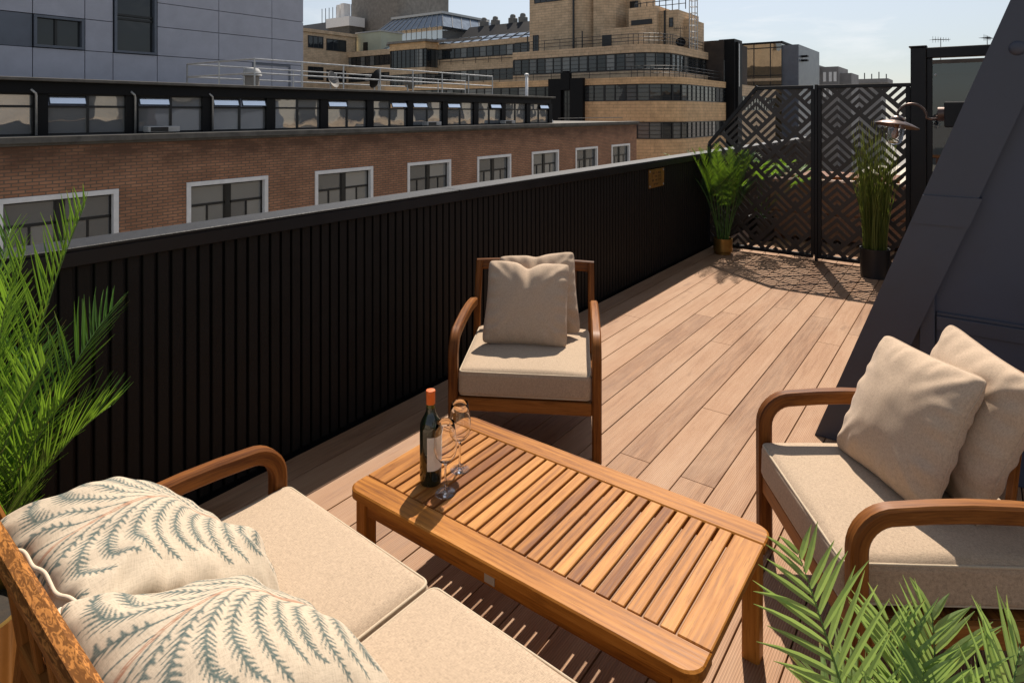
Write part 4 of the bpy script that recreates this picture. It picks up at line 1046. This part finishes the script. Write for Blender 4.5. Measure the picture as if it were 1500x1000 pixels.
def band_block(t, path, bands, step=1.0, bars=3, seed=1):
    q = random.Random(seed)
    for (z0, z1, kind) in bands:
        if kind != 'win':
            mb = MB(); strip(mb, path, z0, z1, .06 if kind == 'ledge' else 0.0, .5); mb.build('wall_band' if kind != 'ledge' else 'parapet_band', {'wall': TAN, 'ledge': TAN, 'tile': TANB}[kind], t); continue
        mb = MB(); ins = off_path(path, -.14)
        for z in (z0, z1 - .09): strip(mb, path, z + .002, z + .088, -.06, .12)
        for k in range(1, bars + 1): z = z0 + (z1 - z0) * k / (bars + 1); strip(mb, path, z - .018, z + .018, -.10, .05)
        for j, (p, d) in enumerate(along(path, step)):
            n = Vector((d.y, -d.x)); c = p - n * .1; w_ = .05 if j % 3 else .085; a = c - d * w_; b = c + d * w_
            mb.add([(a.x - n.x * .06, a.y - n.y * .06, z0 + .09), (b.x - n.x * .06, b.y - n.y * .06, z0 + .09), (b.x + n.x * .03, b.y + n.y * .03, z0 + .09), (a.x + n.x * .03, a.y + n.y * .03, z0 + .09),
                    (a.x - n.x * .06, a.y - n.y * .06, z1 - .09), (b.x - n.x * .06, b.y - n.y * .06, z1 - .09), (b.x + n.x * .03, b.y + n.y * .03, z1 - .09), (a.x + n.x * .03, a.y + n.y * .03, z1 - .09)],
                   [(0, 1, 2, 3), (4, 5, 6, 7), (0, 1, 5, 4), (1, 2, 6, 5), (2, 3, 7, 6), (3, 0, 4, 7)])
        o = mb.build('window_band', DKFRAME, t); g_ = MB(); pr = None
        seg = along(ins, step) + [(ins[-1], None)]
        for (a, _), (b, _2) in zip(seg, seg[1:]): 
            g_.add([(a.x, a.y, z0), (b.x, b.y, z0), (b.x, b.y, z1), (a.x, a.y, z1)], [(0, 1, 2, 3)], tint=q.choice((.1, .3, .5, .6, .74, .78, .85)))
        g_.build('glazing', GLASS, o, fix=False)
t = thing('art_deco_building', 'tan art deco block with a rounded corner and bands of windows', 'building', (-33, 64, -13), world=True)
lo = rcorner((-60, 54), (-22, 54), (-22, 69), 4.2)
band_block(t, lo, [(-13, -4.3, 'tile'), (-4.3, -2.9, 'win'), (-2.9, -.83, 'tile'), (-.83, .80, 'win'), (.80, 2.73, 'tile'), (2.73, 4.34, 'win'), (4.34, 4.98, 'tile')], 1.15, 3, 2)
up = rcorner((-41.5, 56.2), (-24, 56.2), (-24, 69), 3.6)
band_block(t, up, [(4.75, 5.75, 'wall'), (5.75, 7.5, 'win'), (7.5, 8.3, 'ledge')], 1.05, 3, 5)
mb = MB(); mb.box((-60, 54.5, -13), (-27, 69, 4.75)); mb.box((-28, 58, -13), (-22.5, 69, 4.75)); mb.box((-41.3, 56.8, 4.76), (-28, 69, 8.0)); mb.box((-28, 60, 4.76), (-24.6, 69, 8.0)); mb.build('core', CONC_D, t)
mb = MB(); mb.box((-41.9, 60, 8.0), (-36.6, 68, 19)); mb.prism([(-36.6, 60), (-35, 60.5), (-34, 62), (-34, 68), (-36.6, 68)], 2, 8.0, 19); mb.prism([(-34, 61), (-32.8, 61.3), (-32.0, 62.5), (-32, 68), (-34, 68)], 2, 8.0, 19); mb.build('tower', TAN, t)
mb = MB(); mb.box((-32.0, 65, 8.0), (-30.2, 69, 16)); mb.box((-30.2, 62, 8.0), (-27.0, 68.9, 12.9)); mb.box((-27.0, 62.8, 8.0), (-25.0, 68.9, 12.4)); mb.box((-25.0, 64.5, 8.0), (-24.4, 68.9, 11.6)); mb.build('stair_tower', TAN, t)
mb = MB(); mb.box((-31.8, 58.6, 8.0), (-29.4, 62, 10.4)); mb.prism([(62, 8.0), (58.6, 8.0), (58.6, 10.4), (62, 9.9)], 0, -29.39, -27.0); mb.build('roof_lobby', TAN, t)
mb = MB(); mb.box((-31.6, 58.55, 8.31), (-30.5, 58.6, 9.75)); mb.build('door', DKFRAME, t)
def dwin(x0, x1, z0, z1, y, nm='window', nx=2, nz=2):
    m = MB(); m.box((x0, y - .06, z0), (x1, y, z0 + .08)); m.box((x0, y - .06, z1 - .08), (x1, y, z1))
    for k in range(nx + 1): xx = x0 + (x1 - x0 - .08) * k / nx; m.box((xx, y - .06, z0 + .081), (xx + .08, y, z1 - .081))
    for k in range(1, nz): zz = z0 + (z1 - z0) * k / nz; m.box((x0 + .081, y - .05, zz - .03), (x1 - .081, y - .002, zz + .03))
    o = m.build(nm, DKFRAME, t); g_ = MB(); g_.add([(x0, y - .02, z0), (x1, y - .02, z0), (x1, y - .02, z1), (x0, y - .02, z1)], [(0, 1, 2, 3)], tint=.4); g_.build('pane', GLASS, o)
dwin(-41.2, -37.2, 14.25, 16.2, 60, nx=5); dwin(-41.4, -40.6, 8.7, 10.6, 60, nx=2, nz=3); dwin(-31.5, -30.5, 11.8, 14.2, 65, nx=3, nz=3); dwin(-25.95, -25.5, 10.6, 11.6, 62.8, nx=1); dwin(-35.9+1.9, -33.0, 14.6, 16, 61, nx=3)
mb = MB(); mb.box((-29.9, 61.93, 11.0), (-27.5, 61.999, 11.55)); mb.build('louvre', DKFRAME, t)
mb = MB(); mb.tube([(-35.9, 59.93, 8.3), (-35.9, 59.93, 18)], .12, 8); mb.build('drainpipe', DKFRAME, t)
mb = MB(); mb.tube([(-26.4, 62.7, 8.3), (-26.4, 62.7, 12.4)], .10, 8); mb.build('drainpipe', DKFRAME, t)
for x in (-40.2, -33.2): 
    mb = MB(); mb.tube([(x, 57.2, 8.0), (x, 57.2, 10.2)], .07, 8); mb.build('vent_pipe', DKFRAME, t)
mb = MB(); 
for x in (-34.3, -31.75): mb.box((x - .75, 53.5, -2.2), (x + .75, 53.93, 5.05))
mb.box((-33.54, 53.45, 3.9), (-32.51, 53.93, 5.6)); mb.box((-33.3, 53.45, 5.601), (-32.75, 53.93, 5.8)); mb.box((-33.54, 53.6, -2.2), (-32.51, 53.93, -.2)); mb.build('portal', DKMETAL, t)
dwin(-33.5, -32.55, -.19, 3.88, 53.9, 'portal_window', 2, 6)
# ladder cage on the stair tower
mb = MB()
for (x, y) in ((-24.1, 64.4), (-23.5, 64.4), (-24.1, 63.7), (-23.5, 63.7)): mb.tube([(x, y, 8.2), (x, y, 13.6)], .05, 6)
for k in range(8):
    z = 8.8 + k * .65; mb.tube([(-24.1, 64.4, z), (-24.1, 63.7, z), (-23.5, 63.7, z), (-23.5, 64.4, z)], .035, 6, closed=True)
mb.build('ladder_cage', STEEL, t)
mb = MB(); q = random.Random(3)
for k in range(9):
    x = -30 + k * .72; mb.tube([(x, 63, 12.4), (x, 63, 13.6)], .05, 6)
mb.tube([(-30, 63, 13.5), (-24.2, 63, 13.5)], .05, 6); mb.tube([(-30, 63, 13.0), (-24.2, 63, 13.0)], .04, 6); mb.build('tower_rail', DKFRAME, t)
railing('thin black railing along the lower terrace of the art deco block', [(p.x, p.y, 4.98) for p in off_path(lo, -.35)[:-1]] + [(-22.35, 68.5, 4.98)], (.4, .75, 1.05), 2.3, .03, DKFRAME)
railing('thin black railing round the upper roof of the art deco block', [(p.x, p.y, 8.3) for p in off_path(up, -.35)[:-1]] + [(-24.35, 68.5, 8.3)], (.4, .75, 1.1), 2.0, .03, DKFRAME)
def aerial(label, p, h, s, mat=DKFRAME, group='roof aerials', rot=0.0):
    t = thing('tv_aerial', label, 'aerial', p, rot, group); mb = MB(); mb.tube([(0, 0, 0), (0, 0, h)], .02 * s, 6); mb.build('mast', mat, t)
    mb = MB(); mb.tube([(-.55 * s, 0, h * .93), (.55 * s, 0, h * .93)], .014 * s, 6)
    for k in range(7): x = (-.5 + k / 6) * s; l = (.28 - .02 * k) * s; mb.tube([(x, -l, h * .93), (x, l, h * .93)], .009 * s, 5); mb.tube([(x, 0, h * .93 - l * .7), (x, 0, h * .93 + l * .7)], .009 * s, 5)
    mb.build('array', mat, t)
aerial('small television aerial on the art deco roof beside the dish', (-24.6, 62.5, 8.3), 2.2, 1.3)
dish('round dark dish on the art deco roof near the rounded corner', (-24.8, 63.0, 8.3), .5, R(-60), R(75), DKMETAL); list(C.objects)[-1].parent['group'] = 'dishes on the art deco roof'

# ------------------------------------------------------------------ rear wings of the same complex
t = thing('rear_wing', 'tan brick rear wing with window bands and a blue glazed roof behind the railing', 'building', (-62, 80, -13), world=True)
wing = [Vector((-71, 75)), Vector((-41, 75))]
wb = [(-13, 3.0, 'wall'), (3.0, 4.6, 'win'), (4.6, 5.6, 'wall'), (5.6, 6.55, 'wall'), (6.55, 8.3, 'win'), (8.3, 9.3, 'ledge'), (9.3, 10.2, 'wall'), (10.2, 11.9, 'win'), (11.9, 12.7, 'ledge')]
band_block(t, wing, wb, 1.3, 1, 8)
band_block(t, [Vector((-100, 78)), Vector((-79, 78))], [(-13, 7.4, 'wall'), (7.4, 9.0, 'win'), (9.0, 10.3, 'wall'), (10.3, 12.2, 'win'), (12.2, 13.2, 'ledge')], 1.3, 1, 9)
bay = rcorner((-79.8, 80), (-79.8, 72), (-68, 72), 1.6)[::-1]
bay = [Vector((-79.8, 78)), Vector((-79.8, 73.6))] + rcorner((-79.8, 78), (-79.8, 72), (-75, 72), 1.6)[1:-1] + [Vector((-70.5, 72)), Vector((-70.5, 75))]
band_block(t, bay, [(-13, 4.5, 'wall'), (4.5, 7.9, 'win'), (7.9, 8.9, 'wall'), (8.9, 11.9, 'win'), (11.9, 13.0, 'tile')], 1.0, 4, 12)
mb = MB(); strip(mb, bay, 13.001, 13.35, .45, 6); mb.build('bay_canopy', CONC, t)
mb = MB(); mb.box((-100, 78.5, -13), (-80, 100, 12.8)); mb.box((-79, 76, -13), (-41, 95, 12.3)); mb.build('core', CONC_D, t)
mb = MB(); mb.prism([(76, 12.31), (80, 12.31), (80, 14.2)], 0, -70, -42); mb.prism([(79.5, 13.0), (83, 13.0), (83, 14.6)], 0, -93, -80); mb.build('sloped_glazing', SKYL, t)
mb = MB()
for x in range(-70, -41, 2): mb.tube([(x, 76, 12.4), (x, 80, 14.28)], .07, 5)
for k in (1, 2): mb.tube([(-70, 76 + 4 * k / 3, 12.35 + 1.89 * k / 3), (-42, 76 + 4 * k / 3, 12.35 + 1.89 * k / 3)], .05, 5)
mb.build('glazing_bars', DKFRAME, t)
railing('thin black railing on the terrace of the rear wing', [(-70, 74.7, 9.3), (-42, 74.7, 9.3)], (.5, 1.0), 2.5, .04, DKFRAME)

t = thing('tan_corner_block', 'plain tan brick block with small dark windows beside the grey panel block', 'building', (-108, 73, -13), world=True)
mb = MB(); mb.box((-120, 60, -13), (-97, 79.8, 16.2)); mb.build('wall', TAN, t)
mb = MB(); mb.box((-120, 59.8, 16.201), (-96.7, 80, 16.8)); mb.build('parapet_band', TAN, t)
for (y0, y1, z0, z1) in ((69, 72.3, 13.4, 15.6), (73, 77.5, 13.2, 15.4), (69, 72.3, 7.6, 10), (69.2, 72.3, 3.2, 5.4), (73, 77.5, 7.4, 9.6)):
    m = MB(); x = -96.99; n = 3
    m.box((x, y0, z0), (x + .1, y1, z0 + .15)); m.box((x, y0, z1 - .15), (x + .1, y1, z1))
    for k in range(n + 1): yy = y0 + (y1 - y0 - .15) * k / n; m.box((x, yy, z0 + .151), (x + .1, yy + .15, z1 - .151))
    o = m.build('window', DKFRAME, t); g_ = MB(); g_.add([(x + .03, y0, z0), (x + .03, y1, z0), (x + .03, y1, z1), (x + .03, y0, z1)], [(0, 1, 2, 3)], tint=.4); g_.build('pane', GLASS, o)
t = thing('plant_room', 'pale green plant room box on the rear wing roof', 'plant room', (-94, 84, 12.8), world=True)
mb = MB(); mb.box((-97.5, 80.5, 12.9), (-90.5, 86, 17.0)); mb.build('casing', TANK, t); mb = MB(); mb.box((-97.7, 80.3, 17.001), (-90.3, 86.2, 17.25)); mb.build('lid', UNIT, t); mb = MB(); mb.box((-95.5, 80.44, 13.0), (-94.2, 80.5, 15.2)); mb.build('door', DKFRAME, t)
t = thing('concrete_tower', 'windowless grey brown concrete tower behind the glass lantern', 'tower', (-114, 110, -13), world=True)
mb = MB(); mb.add([], []); pts = rcorner((-123, 108), (-123 + 17.5, 100), (-105.5, 116), 2.0); poly = [(-123, 100)] + [(p.x, p.y) for p in rcorner((-123, 100), (-105.6, 100), (-105.6, 116), 2.5)[1:]] + [(-123, 116)]
mb.prism(poly, 2, -13, 30.2); mb.build('shaft', CONC, t, 40)
mb = MB(); mb.box((-123.3, 99.7, 30.201), (-105.2, 116, 30.6)); mb.build('coping', CONC_D, t)
t = thing('dark_roof_block', 'low dark metal roof with masts left of the concrete tower', 'building', (-135, 100, -13), world=True)
mb = MB(); mb.box((-150, 96, -13), (-121, 120, 20)); mb.prism([(96, 20.01), (120, 20.01), (120, 27), (104, 25.5)], 0, -150, -124.5); mb.build('roof', DKMETAL, t)
mb = MB(); mb.box((-125, 94.5, 16), (-117, 98.5, 21.8)); mb.build('tank_base', CONC_D, t)
mb = MB(); mb.box((-125.3, 94.2, 21.801), (-116.7, 98.8, 24)); mb.box((-122.4, 95, 24.001), (-121.2, 97, 27.2)); mb.box((-120.9, 95, 24.001), (-119.7, 97, 27.4)); mb.build('white_unit', WHITE, t)
mb = MB()
for k in range(11): x = -140 + k * 1.5; mb.tube([(x, 104, 24), (x, 104, 29.2)], .09, 5)
mb.build('masts', DKFRAME, t)

t = thing('glass_lantern', 'faceted glass roof lantern with silver louvres in front of the concrete tower', 'roof lantern', (-93, 96, 12), world=True)
def tier(mb, a, za, b, zb, d=22):
    (x0, x1, y0), (u0, u1, v0) = a, b
    mb.add([(x0, y0, za), (x1, y0, za), (x1, y0 + d, za), (x0, y0 + d, za), (u0, v0, zb), (u1, v0, zb), (u1, v0 + d, zb), (u0, v0 + d, zb)], [(0, 1, 5, 4), (1, 2, 6, 5), (2, 3, 7, 6), (3, 0, 4, 7), (4, 5, 6, 7), (0, 3, 2, 1)])
mb = MB(); tier(mb, (-109, -89, 95), 12.3, (-109, -89, 95), 15.6, 20); tier(mb, (-107, -90, 97), 17.2, (-107, -90, 97), 19.4, 18); mb.build('glass_walls', GLASS_R, t)
mb = MB(); tier(mb, (-112, -86, 93), 15.601, (-107, -90, 97), 17.19, 22); mb.build('lower_louvre', SKYL, t)
mb = MB(); tier(mb, (-109, -88, 95), 19.401, (-106, -91, 98), 22.6, 18); mb.build('upper_glazing', SKYL, t)
mb = MB(); tier(mb, (-106.4, -90.6, 97.6), 22.601, (-106.4, -90.6, 97.6), 23.1, 16); mb.build('ridge', STEEL, t)
mb = MB()
for k in range(12):
    f = k / 11; mb.tube([(-112 + 26 * f, 93, 15.75), (-107 + 17 * f, 97, 17.3)], .09, 5); mb.tube([(-109 + 21 * f, 95, 19.5), (-106 + 15 * f, 98, 22.7)], .08, 5); mb.tube([(-107 + 17 * f, 96.95, 17.2), (-107 + 17 * f, 96.95, 19.4)], .06, 5)
for k in range(7):
    f = k / 6; mb.tube([(-88, 95 + 18 * f, 19.5), (-91, 98 + 18 * f, 22.7)], .08, 5); mb.tube([(-86, 93 + 22 * f, 15.75), (-90, 97 + 18 * f, 17.3)], .08, 5)
mb.build('glazing_bars', STEEL, t)
t = thing('dark_roof_range', 'long dark roof with fan units along its ridge left of the tan tower', 'building', (-70, 104, -13), world=True)
mb = MB(); mb.box((-86, 97, -13), (-50, 112, 16)); mb.prism([(97, 16.01), (112, 16.01), (112, 20.5), (101, 19.6)], 0, -86, -50); mb.build('roof', DKMETAL, t)
for x in (-83, -80, -75.5, -73, -69, -67, -65):
    mb = MB(); mb.box((x - .7, 101.5, 19.3), (x + .7, 103, 20.8), c=.1); mb.lathe([(.6, 20.801), (.55, 21.3), (.4, 21.5), (0, 21.55)], 12, None, (x, 102.2, 0)); mb.build('fan_unit', DISH, t)

# ------------------------------------------------------------------ dark blocks and far buildings at the right of the corner
t = thing('dark_brick_block', 'dark brick block with a tall pylon behind the rounded corner', 'building', (-26, 75, -13), world=True)
mb = MB(); mb.box((-34, 69.05, -13), (-22.3, 78, 9.6)); mb.build('wall', MANSB, t)
mb = MB(); mb.box((-22.9, 69.4, -13), (-21.2, 72.2, 9.7)); mb.box((-21.2, 69.9, -13), (-20.95, 70.5, 9.4)); mb.build('pylon', DKMETAL, t)
mb = MB(); mb.box((-20.949, 70.05, 4.5), (-20.9, 70.35, 9.2)); mb.build('pylon_strip', STEEL, t)
mb = MB(); mb.box((-22.299, 66.6 + 2.6, 5.0), (-22.25, 69.39, 7.4)); mb.build('window', GLASS, t)
t = thing('tan_rear_block', 'tan brick and window bands continuing beyond the dark pylon', 'building', (-24, 84, -13), world=True)
band_block(t, [Vector((-22, 73)), Vector((-22, 90))], [(-13, .8, 'wall'), (.8, 1.9, 'wall'), (1.9, 3.6, 'win'), (3.6, 4.9, 'ledge')], 1.2, 3, 14)
band_block(t, [Vector((-23, 73)), Vector((-23, 80))], [(4.9, 5.4, 'wall'), (5.4, 7.6, 'win'), (7.6, 8.2, 'ledge')], 1.0, 3, 15)
mb = MB(); mb.box((-30, 78.1, -13), (-23.6, 90, 4.6)); mb.build('core', CONC_D, t)
t = thing('bronze_glass_block', 'bronze mirrored glass block reflecting tan stonework', 'building', (-28, 104, -13), world=True)
mb = MB(); mb.box((-36, 95, -13), (-22.4, 112, 11.6)); mb.build('glass_facade', GLASS_B, t)
mb = MB()
for x in (-34, -31.5, -29, -26.2, -23.9): mb.box((x - .06, 94.93, -5), (x + .06, 94.999, 11.6))
for z in (2.2, 5.6, 7.0, 11.0): mb.box((-36, 94.9, z - .07), (-22.4, 94.929, z + .07))
mb.build('mullions', DKFRAME, t)
mb = MB(); mb.box((-36, 94.85, 6.2), (-22.4, 94.899, 6.6)); mb.build('spandrel', TAN, t)
mb = MB(); mb.box((-36.2, 94.7, 11.601), (-22.2, 112, 11.85)); mb.build('roof_edge', DKMETAL, t)
mb = MB(); mb.box((-22.399, 95.4, -13), (-20.2, 110, 11.3)); mb.build('service_core', PANEL_D, t)
for z in (9.6, 9.0):
    mb = MB(); mb.box((-20.199, 97, z), (-19.4, 98, z + .25)); mb.build('side_vent', DKMETAL, t)
t = thing('grey_office_block', 'grey stone office block far beyond the glass block', 'building', (-26, 136, -13), world=True)
mb = MB(); mb.box((-36, 130, -13), (-23.9, 142, 10.6)); mb.box((-23.899, 131.0, -13), (-20.8, 142, 10.3)); mb.box((-20.799, 133, -13), (-18.9, 142, 9.1)); mb.build('wall', GREYST, t)
for x in (-23.4, -22.4, -21.6):
    for z in (7.5, 4.6):
        mb = MB(); mb.box((x, 130.93, z), (x + .5, 130.999, z + 1.8)); mb.build('window', WHITE, t)
for z in (8.0, 5.5): 
    mb = MB(); mb.box((-33, 129.93, z), (-28.5, 129.999, z + 1.1)); mb.build('window', GLASS, t)
t = thing('low_grey_block', 'low grey block with roof aerials, farthest right above the screen', 'building', (-20, 176, -13), world=True)
mb = MB(); mb.box((-33, 170, -13), (-18, 180, 8.6)); mb.box((-24, 169, 8.61), (-16.5, 180, 9.6)); mb.build('wall', GREYST, t)
q = random.Random(6)
for k in range(9): x = -29 + k * 1.5; mb = MB(); mb.tube([(x, 171, 8.6), (x, 171, 10.2 + q.random() * 1.4)], .12, 5); mb.build('roof_mast', DKFRAME, t)
t = thing('neighbour_house', 'pale flat roofed structure glimpsed behind the glass screen', 'building', (4, 20, -.1), world=True)
mb = MB(); mb.box((-.9, 16, -.1), (3.3, 24, 2.45)); mb.build('wall', PANEL_D, t); mb = MB(); mb.box((-1.1, 15.8, 2.451), (3.3, 24, 2.75)); mb.build('roof_edge', CONC_D, t)
mb = MB(); mb.box((0, 15.95, .9), (3, 15.999, 2.0)); mb.build('window', GLASS, t)
aerial('spiky television aerial above the glass screen post', (-.62, 16.5, 2.75), .52, .36, rot=R(40)); aerial('tiny television aerial farther right above the glass screen', (.22, 19.5, 2.75), .8, .4, rot=R(70))

t = thing('street_house_row', 'pale stone row mirrored in the glazed storey across the street', 'building', (8, 60, -13), world=True)
mb = MB(); mb.box((4.0, 6.2, -13), (14, 110, 4.2)); mb.build('wall', STUCCO, t)
mb = MB(); mb.box((3.7, 6.2, 4.201), (14, 110, 4.6)); mb.box((3.8, 6.2, .6), (3.999, 110, .95)); mb.build('cornice', TAN, t)
for k in range(25):
    y = 8 + k * 4.1; mb = MB(); mb.box((3.93, y, 1.1), (3.999, y + 2.3 + .8 * math.sin(k * 2.3), 3.2 + .6 * math.sin(k * 1.1))); mb.build('window', DKFRAME, t)
